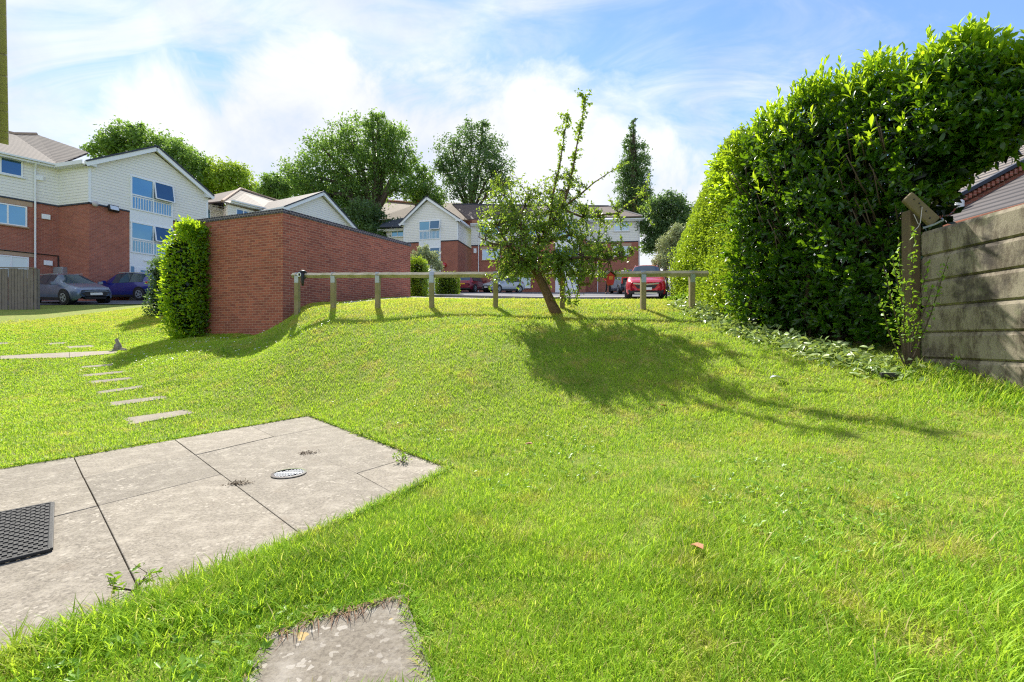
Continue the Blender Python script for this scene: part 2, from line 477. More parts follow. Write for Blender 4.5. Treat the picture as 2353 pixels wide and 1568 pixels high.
# concrete fence panels: pale upper part, dark streaky weathering below each board's top
m, nt, b = newmat('fence_concrete'); p, g = objpos(nt)
stv = nt.nodes.new('ShaderNodeMapping'); stv.inputs['Scale'].default_value = (1, 1, .35); lk(nt, p, stv.inputs[0])
c = mixc(nt, noise(nt, p, 2.5, 6, .65), S(110, 101, 87), S(170, 160, 140))
c = mixc(nt, mapr(nt, noise(nt, stv.outputs[0], 7, 7, .75), .46, .58, 0, .75), c, S(78, 66, 54))
c = mixc(nt, mapr(nt, noise(nt, p, 1.9, 5, .65), .54, .63, 0, .8), c, S(58, 52, 48))
c = mixc(nt, mapr(nt, noise(nt, p, 3.1, 4, .6), .58, .7, 0, .35), c, S(120, 130, 84))
lk(nt, c, b.inputs['Base Color']); b.inputs['Roughness'].default_value = .92
bn = nt.nodes.new('ShaderNodeBump'); bn.inputs['Strength'].default_value = .5; bn.inputs['Distance'].default_value = .008
lk(nt, noise(nt, p, 70, 5, .7), bn.inputs['Height']); lk(nt, bn.outputs[0], b.inputs['Normal'])
M['fence_concrete'] = m


def timber(name, a, bcol, moss, axis=2, mossamt=.5):
    m, nt, b = newmat(name); p, g = objpos(nt)
    mp = nt.nodes.new('ShaderNodeMapping'); s = [14, 14, 14]; s[axis] = 1.2; mp.inputs['Scale'].default_value = s; lk(nt, p, mp.inputs[0])
    c = mixc(nt, noise(nt, mp.outputs[0], 1.5, 6, .65), a, bcol)
    c = mixc(nt, mapr(nt, noise(nt, p, 5, 5, .6), .42, .65, 0, mossamt), c, moss)
    lk(nt, c, b.inputs['Base Color']); b.inputs['Roughness'].default_value = .85
    bn = nt.nodes.new('ShaderNodeBump'); bn.inputs['Strength'].default_value = .6; bn.inputs['Distance'].default_value = .006
    lk(nt, noise(nt, mp.outputs[0], 3, 5, .7), bn.inputs['Height']); lk(nt, bn.outputs[0], b.inputs['Normal'])
    return m


M['post_wood'] = timber('post_timber', S(128, 116, 82), S(164, 150, 116), S(110, 112, 52))
M['rail_wood'] = timber('rail_timber', S(150, 140, 120), S(186, 178, 160), S(116, 116, 66), axis=0, mossamt=.65)
M['board_wood'] = timber('board_timber', S(104, 94, 90), S(138, 128, 120), S(80, 74, 70), mossamt=.3)
M['old_wood'] = timber('old_timber', S(80, 66, 52), S(116, 98, 76), S(92, 88, 60))

# foliage
M['plank'] = timber('plank_timber', S(96, 84, 62), S(124, 110, 82), S(100, 96, 56), axis=0, mossamt=.4)
M['laurel'] = leaf_mat('laurel_leaf', S(16, 44, 12), S(52, 94, 22), .30, S(150, 200, 30), .3, 1.2)
M['laurel_young_lit'] = leaf_mat('laurel_young_lit_leaf', S(54, 104, 16), S(122, 172, 40), .56, S(200, 230, 44), .3, 1.2)  # lighter new growth, with sun glow of the backlit top put into its colour
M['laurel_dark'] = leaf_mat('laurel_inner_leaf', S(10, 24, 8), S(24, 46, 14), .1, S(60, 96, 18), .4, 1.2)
M['privet'] = leaf_mat('privet_leaf', S(70, 110, 24), S(150, 178, 54), .42, S(180, 206, 50), .3, 1.0)
M['apple_leaf'] = leaf_mat('apple_leaf', S(54, 88, 34), S(124, 156, 66), .45, S(176, 204, 62), .35, 2.0)
M['tree_leaf'] = leaf_mat('broad_tree_leaf', S(50, 84, 44), S(118, 152, 72), .44, S(152, 190, 74), .5, .25)
M['tree_leaf_bright'] = leaf_mat('bright_tree_leaf', S(92, 130, 40), S(164, 194, 70), .46, S(180, 206, 60), .5, .3)
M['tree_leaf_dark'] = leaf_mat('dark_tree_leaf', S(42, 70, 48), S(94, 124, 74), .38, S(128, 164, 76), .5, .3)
M['tree_leaf_grey'] = leaf_mat('grey_tree_leaf', S(120, 136, 96), S(176, 186, 140), .3, S(180, 190, 120), .5, .5)
M['clip_leaf'] = leaf_mat('clipping_leaf', S(96, 142, 44), S(196, 206, 150), .25, S(190, 210, 90), .35, 3.0)
M['weed'] = leaf_mat('weed_leaf', S(80, 130, 30), S(150, 190, 60), .4, S(170, 205, 50), .45, 3)

m, nt, b = newmat('grass_blade'); p, g = objpos(nt)
r = g.outputs['Random Per Island']
patch = noise(nt, p, .55, 4, .6); patch2 = noise(nt, p, 2.6, 4, .65)
sp = nt.nodes.new('ShaderNodeSeparateXYZ'); lk(nt, p, sp.inputs[0])
dry = mapr(nt, math_n(nt, 'ADD', patch2, math_n(nt, 'MULTIPLY', mapr(nt, sp.outputs[2], 1.0, 1.9, 0, 1), .2)), .54, .74, 0, 1)
c = mixc(nt, r, S(88, 146, 30), S(176, 210, 70))
c = mixc(nt, mapr(nt, patch, .42, .66, 0, .7), c, S(182, 212, 58))
c = mixc(nt, mapr(nt, noise(nt, p, 1.7, 5, .65), .50, .66, 0, .6), c, S(60, 108, 26))
c = mixc(nt, math_n(nt, 'MULTIPLY', dry, .75), c, S(206, 190, 92))
straw = math_n(nt, 'GREATER_THAN', r, mapr(nt, patch2, .4, .65, .97, .84))
c = mixc(nt, straw, c, S(206, 188, 130))
lk(nt, c, b.inputs['Base Color']); b.inputs['Roughness'].default_value = .55; b.inputs['Specular IOR Level'].default_value = .2
tr = nt.nodes.new('ShaderNodeBsdfTranslucent'); lk(nt, mixc(nt, .5, c, S(204, 226, 62)), tr.inputs[0])
mx = nt.nodes.new('ShaderNodeMixShader'); mx.inputs[0].default_value = .48
lk(nt, b.outputs[0], mx.inputs[1]); lk(nt, tr.outputs[0], mx.inputs[2]); lk(nt, mx.outputs[0], nt.nodes['Material Output'].inputs[0])
M['grass'] = m

m, nt, b = newmat('lawn_ground'); p, g = objpos(nt)
c = mixc(nt, noise(nt, p, 30, 5, .7), S(92, 108, 34), S(156, 172, 58))
c = mixc(nt, mapr(nt, noise(nt, p, 2.6, 4, .65), .52, .72, 0, .7), c, S(170, 150, 78))
c = mixc(nt, mapr(nt, noise(nt, p, 9, 5, .7), .62, .75, 0, .7), c, S(96, 76, 50))
lk(nt, c, b.inputs['Base Color']); b.inputs['Roughness'].default_value = .95
bn = nt.nodes.new('ShaderNodeBump'); bn.inputs['Strength'].default_value = 1; bn.inputs['Distance'].default_value = .03
lk(nt, noise(nt, p, 45, 4, .7), bn.inputs['Height']); lk(nt, bn.outputs[0], b.inputs['Normal'])
M['lawn'] = m
M['asphalt'] = plain('asphalt', S(150, 148, 146), .85, .2, 3, bump=.4, bscale=120)
M['asphalt_dark'] = plain('asphalt_dark', S(98, 98, 102), .9, .2, 3, bump=.4, bscale=120)
M['kerb'] = plain('kerb_stone', S(128, 124, 120), .85, .15, 5)
M['pave'] = plain('pavement', S(172, 168, 164), .85, .15, 2)

# ------------------------------------------------------------------ terrain
road_z = lambda d: H + 1.86 + .12 * (d - 20.7)
ctl = [  # X, Y, z
    (0, -3, 0), (-6, -3, 0), (6, -3, .0), (-9, 1, 0), (-6, 2, 0), (-3, 1, 0), (0, 1, 0), (3, .8, .05), (6, 1, .15), (-4.85, 4.31, 0), (-2, 3, 0),
    (-2.86, 6.42, .0), (-.52, 3.79, .0), (-1.2, 4.8, .04), (-2.0, 5.6, .03), (0.6, 4.0, .06), (-4.0, 6.1, 0), (-6, 5.2, 0), (-9, 6, 0.05)]


def addp(x, y, d): q = P(x, y, d); ctl.append((q.x, q.y, q.z))


for q in [(315, 922, 7.1), (280, 895, 7.9), (253, 875, 8.6), (238, 857, 9.2), (230, 845, 9.8), (130, 818, 10.6), (20, 822, 10.3),
          (450, 765, 13.9), (640, 752, 12.9), (580, 770, 13.2), (560, 776, 12.2), (520, 772, 13.4), (520, 782, 11.8), (620, 768, 11.8), (660, 752, 11.6), (690, 704, 13.7), (760, 698, 14.8), (943, 683, 17.8),
          (683, 714, 11.0), (766, 710, 10.75), (868, 708, 10.45), (992, 708, 10.1), (1139, 708, 9.8), (1292, 708, 9.6), (1478, 712, 9.43), (1590, 713, 9.34),
          (800, 692, 12.0), (1000, 688, 11.5), (1200, 688, 11.1), (1400, 691, 11.1), (1560, 692, 11.0),
          (1690, 750, 8.2), (1900, 785, 6.9), (2120, 830, 5.5), (2353, 905, 4.3), (1580, 692, 10.9),
          (560, 800, 9.8), (400, 806, 10.4), (700, 800, 8.6), (700, 870, 7.5), (300, 740, 16), (100, 760, 14), (40, 712, 19.8), (180, 703, 21.5), (330, 697, 24.5), (245, 693, 27),
          (420, 690, 27)]: addp(*q)
# the slope between patio and crest
for X in (-1.2, 0.4, 2.0):
    for Y, z in ((5, .17), (6, .48), (7, .85), (8, 1.22), (9, 1.55)): ctl.append((X, Y, z + .02 * X))
for X, Y, z in ((3.2, 4.0, .28), (3.6, 5.4, .6), (3.4, 6.4, .86), (4.6, 3.0, .4), (5, 2, .3), (1.5, 2.8, .1)): ctl.append((X, Y, z))
for X in (-8, 0, 8, 16):
    for Y in (14, 19, 26, 34, 44, 60): ctl.append((X, Y, road_z(Y)))
for X, Y in ((-30, 20), (-30, 30), (-24, 27), (-20, 33), (-16, 36), (-30, 44), (-16, 48), (-30, 60), (-44, 30), (28, 20), (28, 40), (28, 60)): ctl.append((X, Y, 2.9 + .11 * (Y - 22) if X < 0 else road_z(Y)))
for X, Y, z in ((7, 5, .9), (7, 8, 1.2), (9, 10, 1.7), (14, 6, 1.0), (20, 4, .8), (-14, 8, .4), (-20, 10, .9), (-15, 3, 0), (16, -2, .4), (-16, -3, 0)): ctl.append((X, Y, z))
C = np.array(ctl, float)


def _phi(r2): return np.where(r2 > 1e-12, .5 * r2 * np.log(np.maximum(r2, 1e-12)), 0)


n = len(C); K = _phi(((C[:, None, :2] - C[None, :, :2]) ** 2).sum(-1)) + np.eye(n) * .6
A = np.zeros((n + 3, n + 3)); A[:n, :n] = K; A[:n, n] = 1; A[:n, n + 1:] = C[:, :2]; A[n, :n] = 1; A[n + 1:, :n] = C[:, :2].T
W = np.linalg.solve(A, np.concatenate([C[:, 2], np.zeros(3)]))


def tz0(X, Y):
    X = np.clip(np.asarray(X, float), -46, 30); Y = np.clip(np.asarray(Y, float), -4, 66)
    sh = X.shape; X = X.ravel(); Y = Y.ravel(); out = np.empty_like(X)
    for s in range(0, len(X), 20000):
        x = X[s:s + 20000]; y = Y[s:s + 20000]
        k = _phi((x[:, None] - C[None, :, 0]) ** 2 + (y[:, None] - C[None, :, 1]) ** 2)
        out[s:s + 20000] = k @ W[:n] + W[n] + W[n + 1] * x + W[n + 2] * y
    return out.reshape(sh)


HARD = [P(*q) for q in ((460, 766, 14.2), (520, 770, 13.85), (580, 771, 13.5), (630, 758, 13.2), (652, 745, 13.0), (470, 775, 13), (540, 782, 12.5), (600, 778, 12.2), (650, 758, 11.7),
                         (672, 722, 13.3), (692, 704, 13.6), (730, 701, 14.2), (800, 695, 15.2), (683, 714, 11.0), (600, 797, 10.0), (520, 802, 9.9), (640, 780, 10.3), (420, 782, 12.6), (766, 711, 10.75), (725, 711, 11.4), (766, 702, 11.8), (820, 697, 12.2), (868, 709, 10.45), (820, 709, 10.6), (725, 722, 10.3), (740, 750, 9.5))]
HX = np.array([[q.x, q.y, q.z] for q in HARD]); SG = .8
_g = lambda d2: np.exp(-d2 / (2 * SG * SG))
HW = np.linalg.solve(_g(((HX[:, None, :2] - HX[None, :, :2]) ** 2).sum(-1)) + np.eye(len(HX)) * .08, HX[:, 2] - tz0(HX[:, 0], HX[:, 1]))


def tz(X, Y):
    X = np.asarray(X, float); Y = np.asarray(Y, float); r = tz0(X, Y)
    for (hx, hy, _), w in zip(HX, HW): r = r + w * _g((X - hx) ** 2 + (Y - hy) ** 2)
    return r


def tz1(x, y): return float(tz(np.array([x]), np.array([y]))[0])


def gpx(x, y):
    """pixel -> point on the terrain"""
    d = np.arange(1.2, 60, .02); X = (x - CX) / FPX * d; z = H + (CY - y) / FPX * d
    below = z - tz(X, d); i = int(np.argmax(below < 0)) if (below < 0).any() else len(d) - 1
    return Vector((X[i], d[i], float(tz(X[i:i + 1], d[i:i + 1])[0])))


def in_poly(X, Y, poly):
    inside = np.zeros(X.shape, bool); m_ = len(poly)
    for i in range(m_):
        x1, y1 = poly[i][:2]; x2, y2 = poly[(i + 1) % m_][:2]
        cond = ((y1 > Y) != (y2 > Y)) & (X < (x2 - x1) * (Y - y1) / ((y2 - y1) or 1e-9) + x1)
        inside ^= cond
    return inside


xs = np.unique(np.concatenate([np.linspace(-400, -46, 12), np.linspace(-46, -12, 40), np.linspace(-12, 8, 140), np.linspace(8, 30, 30), np.linspace(30, 400, 12)]))
ys = np.unique(np.concatenate([np.linspace(-60, -4, 6), np.linspace(-4, 14, 130), np.linspace(14, 66, 70), np.linspace(66, 500, 12)]))
GX, GY = np.meshgrid(xs, ys); GZ = tz(GX, GY)
GRID = (xs, ys, GZ)


def gz(X, Y):
    """height of the terrain MESH (bilinear)"""
    X = np.asarray(X, float); Y = np.asarray(Y, float)
    i = np.clip(np.searchsorted(xs, X) - 1, 0, len(xs) - 2); j = np.clip(np.searchsorted(ys, Y) - 1, 0, len(ys) - 2)
    a = (X - xs[i]) / (xs[i + 1] - xs[i]); c = (Y - ys[j]) / (ys[j + 1] - ys[j])
    return (GZ[j, i] * (1 - a) + GZ[j, i + 1] * a) * (1 - c) + (GZ[j + 1, i] * (1 - a) + GZ[j + 1, i + 1] * a) * c


def g1(x, y): return float(gz(np.array([x]), np.array([y]))[0])


PATIO_PX = [(-420, 1146), (168, 1049), (710, 955), (1032, 1074), (911, 1137), (700, 1234), (333, 1380), (0, 1510), (-420, 1690)]


def flat(x, y): d = FPX * H / (y - CY); return Vector(((x - CX) / FPX * d, d, 0))


PATIO = [flat(*q) for q in PATIO_PX]
NS_ = [flat(*q) for q in ((560, 1490), (740, 1400), (960, 1350), (1060, 1640), (400, 1700))]
GZ_ = GZ.copy(); k_ = in_poly(GX, GY, NS_); GZ_[k_] = np.minimum(GZ_[k_], -.02); GZ_[in_poly(GX, GY, PATIO)] = np.minimum(GZ_[in_poly(GX, GY, PATIO)], -.045)
verts = np.stack([GX, GY, GZ_ - .006], -1).reshape(-1, 3)
ny, nx = GX.shape
idx = np.arange(ny * nx).reshape(ny, nx)
quads = np.stack([idx[:-1, :-1], idx[:-1, 1:], idx[1:, 1:], idx[1:, :-1]], -1).reshape(-1, 4)
me = bpy.data.meshes.new('lawn_ground'); me.from_pydata(verts.tolist(), [], quads.tolist()); me.update(); me.materials.append(M['lawn'])
me.polygons.foreach_set('use_smooth', [True] * len(me.polygons))
ground = bpy.data.objects.new('ground', me); COL.objects.link(ground); tag(ground, kind='structure')


def strip(name, poly, m, off, n_sub=24):
    """sheet following the terrain inside a quad (4 plan corners)"""
    a, b_, c_, d_ = [Vector((q[0], q[1], 0)) for q in poly]; mb = MB(); vs_ = []
    for i in range(n_sub + 1):
        for j in range(n_sub + 1):
            u, v = i / n_sub, j / n_sub
            q = a.lerp(b_, u).lerp(d_.lerp(c_, u), v); vs_.append((q.x, q.y, q.z))
    arr = np.array(vs_); zz_ = gz(arr[:, 0], arr[:, 1]) + off
    mb.add([(x, y, z) for (x, y, _), z in zip(vs_, zz_)], [(i * (n_sub + 1) + j, (i + 1) * (n_sub + 1) + j, (i + 1) * (n_sub + 1) + j + 1, i * (n_sub + 1) + j + 1) for i in range(n_sub) for j in range(n_sub)])
    o = mb.build(name, m, smooth=True); return tag(o, kind='structure')


strip('road', [(-5.0, 12.4), (24, 12.2), (24, 21.95), (-3.2, 21.95)], M['asphalt'], .02)
strip('pavement', [(-5.5, 22.1), (24, 22.1), (24, 23.7), (-5.5, 23.7)], M['pave'], .11, 16)
strip('parking_bay', [(-9, 23.72), (24, 23.72), (24, 48), (-9, 48)], M['asphalt_dark'], .035)
strip('parking_court', [(-34, 20.5), (-15.5, 23.2), (-18.5, 34), (-34, 34)], M['asphalt_dark'], .03)
kb = MB()
for i in range(30):
    x0 = -5.4 + i * .98; x1 = x0 + .97
    kb.beam((x0, 22.03, g1(x0, 22.03) + .05), (x1, 22.03, g1(x1, 22.03) + .05), .13, .16)
tag(kb.build('kerb', M['kerb']), kind='structure')

# ------------------------------------------------------------------ patio, mat, drain, stepping stones
SLABS = [[(-420, 1146), (168.6, 1049), (192, 1098), (-420, 1224)], [(168.6, 1049), (401, 1010), (449, 1045.5), (192, 1098)],
         [(401, 1010), (574, 978), (629, 1003.5), (449, 1045.5)], [(574, 978), (710, 955), (765, 977), (629, 1003.5)],
         [(-420, 1224), (192, 1098), (225, 1162), (-420, 1322)], [(192, 1098), (449, 1045.5), (508, 1090), (225, 1162)],
         [(449, 1045.5), (629, 1003.5), (765, 977), (958, 1046), (820, 1087), (712, 1041), (508, 1090)],
         [(508, 1090), (712, 1041), (820, 1087), (911, 1137), (700, 1234)], [(820, 1087), (958, 1046), (1032, 1074), (911, 1137)],
         [(225, 1162), (508, 1090), (700, 1234), (333, 1380)], [(-420, 1322), (225, 1162), (333, 1380), (0, 1510), (-420, 1690)]]
mb = MB()
for s in SLABS:
    q = [flat(*p_) for p_ in s]; c_ = sum(q, Vector()) / len(q)
    q = [p_ + (c_ - p_).normalized() * .0045 for p_ in q]
    dz = R.uniform(-.003, .003)
    mb.slab([p_ + Vector((0, 0, dz - .04)) for p_ in q], (0, 0, .04))
tag(mb.build('patio', M['slab'], bevel=.004), kind='structure')
mb = MB(); mb.add([p_ + Vector((0, 0, -.022)) for p_ in PATIO], [tuple(range(len(PATIO) - 1, -1, -1))])
tag(mb.build('patio_bed', M['soil']), kind='structure')

# door mat
tl, tr_, br, bl = [flat(*q) for q in ((-230, 1229), (120, 1160), (115, 1268), (-260, 1362))]
t = thing('door_mat', 'black rubber door mat with rows of oval holes on the patio', 'door mat', (tl + br) / 2)
mb = MB(); o_ = t.location


def bil(u, v): return tl.lerp(tr_, u).lerp(bl.lerp(br, u), v) - o_


for k in range(27):
    v = k / 26; mb.beam(bil(0, v) + Vector((0, 0, .010)), bil(1, v) + Vector((0, 0, .010)), .011, .014)
for k in range(26):
    for j in range(14):
        u = (j + (.5 if k % 2 else 0)) / 14; a_ = bil(u, k / 26); b2 = bil(u, (k + 1) / 26)
        mb.beam(a_ + Vector((0, 0, .010)), b2 + Vector((0, 0, .010)), .016, .0125)
mb.build('mesh_pad', M['rubber'], t)
mb = MB(); pts = [bil(0, 0), bil(1, 0), bil(1, 1), bil(0, 1)]
for i in range(4): mb.beam(pts[i] + Vector((0, 0, .0105)), pts[(i + 1) % 4] + Vector((0, 0, .0105)), .022, .017)
mb.build('border', M['rubber'], t, bevel=.004)

# drain
dc = flat(664, 1090); dc.z = .004; t = thing('drain_cover', 'round white metal drain grate set in the patio slab', 'drain cover', dc)
mb = MB(); r0 = .128
mb.lathe([(r0, .002), (r0, .008), (r0 - .02, .009), (r0 - .02, .002)], 32, cap=False); mb.build('rim', M['chrome'], t)
mb = MB()
for k in range(-4, 5):
    x = k * .0245; h_ = math.sqrt(max(1e-4, (r0 - .022) ** 2 - x * x))
    mb.beam((x * .9 - h_ * .3, -h_ * .92, .006), (x * .9 + h_ * .3, h_ * .92, .006), .006, .002)
mb.beam((-.1, 0, .0062), (.1, 0, .0062), .008, .0025)
mb.build('grate', M['upvc_dirty'], t)
mb = MB(); mb.lathe([(r0 - .018, .0015), (r0 - .018, .0025)], 32); mb.build('sump', M['void'], t)

near_slab = [flat(*q) for q in ((612, 1468), (760, 1412), (930, 1372), (1012, 1600), (500, 1660))]
mb = MB(); mb.slab([q + Vector((0, 0, -.03)) for q in near_slab], (0, 0, .045))
tag(mb.build('paving_slab', M['slab_lichen'], bevel=.006), 'lichen spotted paving slab in the grass nearest the camera', 'paving slab')


def zpx(x, y): return (x * .33855, 674 + y * .33855)


STONES = [([(835, 850), (1270, 790), (1325, 815), (885, 895)], 'nearest and largest grey stepping stone beside the patio corner'),
          ([(722, 745), (1115, 695), (1135, 713), (740, 772)], 'pale stepping stone second from the patio corner'),
          ([(640, 672), (965, 626), (985, 638), (660, 686)], 'thin pale stepping stone third from the patio corner'),
          ([(598, 600), (895, 569), (903, 582), (610, 616)], 'stepping stone fourth from the patio corner in clipped grass'),
          ([(545, 556), (855, 526), (862, 537), (550, 571)], 'stepping stone fifth from the patio corner, half overgrown'),
          ([(533, 499), (780, 479), (778, 491), (540, 510)], 'overgrown stepping stone nearest the concrete cross path'),
          ([(435, 363), (638, 352), (645, 366), (450, 378)], 'stepping stone just above the concrete cross path'),
          ([(305, 341), (462, 332), (450, 345), (325, 353)], 'small stepping stone higher up behind the concrete cross path'),
          ([(-60, 338), (70, 334), (62, 347), (-60, 352)], 'stepping stone cut by the left edge of the lawn view')]
STONE_POLYS = []
for s, lab in STONES:
    q = [gpx(*zpx(*p_)) for p_ in s]; STONE_POLYS.append(q)
    mb = MB(); mb.slab([p_ + Vector((0, 0, -.05)) for p_ in q], (0, 0, .052))
    tag(mb.build('stepping_stone', M['slab_plain'], bevel=.005), lab, 'stepping stone', 'stepping stones across the lawn')
pth = [gpx(*zpx(*p_)) for p_ in ((-200, 437), (0, 430), (470, 405), (800, 393), (790, 411), (470, 441), (0, 452), (-200, 460))]
STONE_POLYS.append(pth)
mb = MB()
for a_, b2 in ((0, 1), (1, 2), (2, 3)):
    c4 = [pth[a_], pth[b2], pth[7 - b2], pth[7 - a_]]; cc_ = sum(c4, Vector()) / 4
    mb.slab([q + (cc_ - q) * .006 + Vector((0, 0, -.05)) for q in c4], (0, 0, .065))
tag(mb.build('path', M['slab_plain'], bevel=.005), kind='structure')

# ------------------------------------------------------------------ garage
def XY(px, d): return Vector(((px - CX) / FPX * d, d, 0))


gA, gB, gD = XY(650, 13.1), XY(450, 14.3), XY(943, 17.8); gC = gB + gD - gA
GAR = [gA, gB, gC, gD]
t = thing('brick_garage', 'flat roofed red brick store with blue brick coping beside the mound', 'garage', (gA.x, gA.y, 1.2)); o_ = Vector((gA.x, gA.y, 1.2))
ztop = 4.86
mb = MB(); mb.slab([q - o_ + Vector((0, 0, .6)) for q in GAR], (0, 0, ztop - .12 - .6)); mb.build('wall', M['brick_garage'], t)
mb = MB()
for i in range(4):
    a_, b2 = GAR[i], GAR[(i + 1) % 4]; d_ = (b2 - a_).normalized(); nrm = Vector((d_.y, -d_.x, 0))
    if nrm.dot(a_ - (gA + gC) / 2) < 0: nrm = -nrm
    off = nrm * -.09
    mb.beam(a_ + off - o_ + d_ * (-.02 if i % 2 == 0 else .2) + Vector((0, 0, ztop - .06)), b2 + off - o_ + d_ * (.02 if i % 2 == 0 else -.2) + Vector((0, 0, ztop - .06)), .24, .118)
mb.build('coping', M['coping'], t)

# ------------------------------------------------------------------ buildings


class Wall:
    def __init__(s, A, B):
        s.A = Vector((A[0], A[1], 0)); s.B = Vector((B[0], B[1], 0)); s.d = (s.B - s.A).normalized(); s.L = (s.B - s.A).length
        s.n = Vector((s.d.y, -s.d.x, 0))
        if s.n.dot(-s.A) < 0: s.n = -s.n
    def t(s, px):
        k = (px - CX) / FPX; D = s.B - s.A
        return (k * s.A.y - s.A.x) / (D.x - k * D.y)
    def p(s, px, z, out=0): q = s.A + (s.B - s.A) * s.t(px) + s.n * out; return Vector((q.x, q.y, z))
    def z(s, px, y): return H + (CY - y) / FPX * (s.A + (s.B - s.A) * s.t(px)).y
    def rect(s, mb, u0, u1, z0, z1, o0, o1):
        """solid between metres u0..u1 along the wall, heights z0..z1, from o0 to o1 outwards"""
        a = s.A + s.d * u0 + s.n * o0; b = s.A + s.d * u1 + s.n * o0
        mb.slab([(a.x, a.y, z0), (b.x, b.y, z0), (b.x, b.y, z1), (a.x, a.y, z1)], s.n * (o1 - o0)); return mb
    def u(s, px): return s.t(px) * s.L


def window(bld, w, u0, u1, z0, z1, mull=(.5,), trans=(), glass='glass', base=0.0, sill=True, lintel=False, fw=.07, open_last=False):
    mb = MB()
    for a, b2, c_, d_ in ((u0, u1, z0, z0 + fw), (u0, u1, z1 - fw, z1), (u0, u0 + fw, z0 + fw, z1 - fw), (u1 - fw, u1, z0 + fw, z1 - fw)): w.rect(mb, a, b2, c_, d_, base - .04, base + .05)
    for f in mull: x = u0 + (u1 - u0) * f; w.rect(mb, x - fw / 2, x + fw / 2, z0 + fw, z1 - fw, base - .04, base + .048)
    for f in trans: x = z0 + (z1 - z0) * f; w.rect(mb, u0 + fw, u1 - fw, x - fw / 2, x + fw / 2, base - .04, base + .046)
    fr = mb.build('window', M['upvc'], bld)
    mb = MB(); w.rect(mb, u0 + fw * .5, u1 - fw * .5, z0 + fw * .5, z1 - fw * .5, base - .03, base + .012); mb.build('pane', M[glass], fr)
    if open_last:
        a = w.A + w.d * (u0 + (u1 - u0) * .54) + w.n * (base + .06); b2 = w.A + w.d * (u1 - .03) + w.n * (base + .06)
        zt = z1 - .04; zb = z0 + (z1 - z0) * open_last; o2 = w.n * .22
        mb = MB(); q = [Vector((a.x, a.y, zt)), Vector((b2.x, b2.y, zt)), Vector((b2.x, b2.y, zb)) + o2, Vector((a.x, a.y, zb)) + o2]
        for i in range(4): mb.beam(q[i], q[(i + 1) % 4], .06, .07, w.n)
        cs = mb.build('casement', M['upvc'], fr)
        mb = MB(); c4 = sum(q, Vector()) / 4; mb.slab([x + (c4 - x).normalized() * .03 for x in q], w.n * .012); mb.build('casement_pane', M['glass_dark'], fr)
    if sill:
        mb = MB(); w.rect(mb, u0 - .08, u1 + .08, z0 - .07, z0 - .002, base - .02, base + .12); mb.build('sill', M['lintel'] if lintel else M['upvc_dirty'], fr)
    if lintel:
        mb = MB(); w.rect(mb, u0 - .18, u1 + .22, z1 + .03, z1 + .30, base - .02, base + .02); mb.build('lintel', M['lintel'], fr)
    return fr


def roof(bld, pts, m, name='roof', th=.12):
    pts = [Vector(q) for q in pts]; nrm = (pts[1] - pts[0]).cross(pts[2] - pts[0]).normalized()
    if nrm.z < 0: nrm = -nrm
    return MB().slab(pts, -nrm * th).build(name, m, bld)


def wing(bld, A, B, zb, zc, ze, fascia=True, oh=.45, ext0=.0, ext1=.0, thick=.3, brick='brick_house'):
    w = Wall(A, B)
    MB_ = MB(); w.rect(MB_, 0, w.L, zb, zc, -thick, 0); MB_.build('wall', M[brick], bld)
    MB_ = MB(); w.rect(MB_, 0, w.L, zc, ze, -thick, .035); MB_.build('cladding', M['clad'], bld)
    MB_ = MB(); w.rect(MB_, 0, w.L, zc - .09, zc - .002, -.02, .06); MB_.build('trim_board', M['tile_edge'], bld)
    if fascia:
        MB_ = MB(); w.rect(MB_, -ext0, w.L + ext1, ze - .02, ze + .20, oh - .03, oh); MB_.build('fascia', M['upvc_dirty'], bld)
        MB_ = MB(); w.rect(MB_, -ext0, w.L + ext1, ze - .015, ze + .0, .036, oh - .031); MB_.build('soffit', M['upvc_dirty'], bld)
        MB_ = MB(); w.rect(MB_, -ext0, w.L + ext1, ze + .09, ze + .19, oh + .002, oh + .11); MB_.build('gutter', M['upvc_dirty'], bld)
    return w


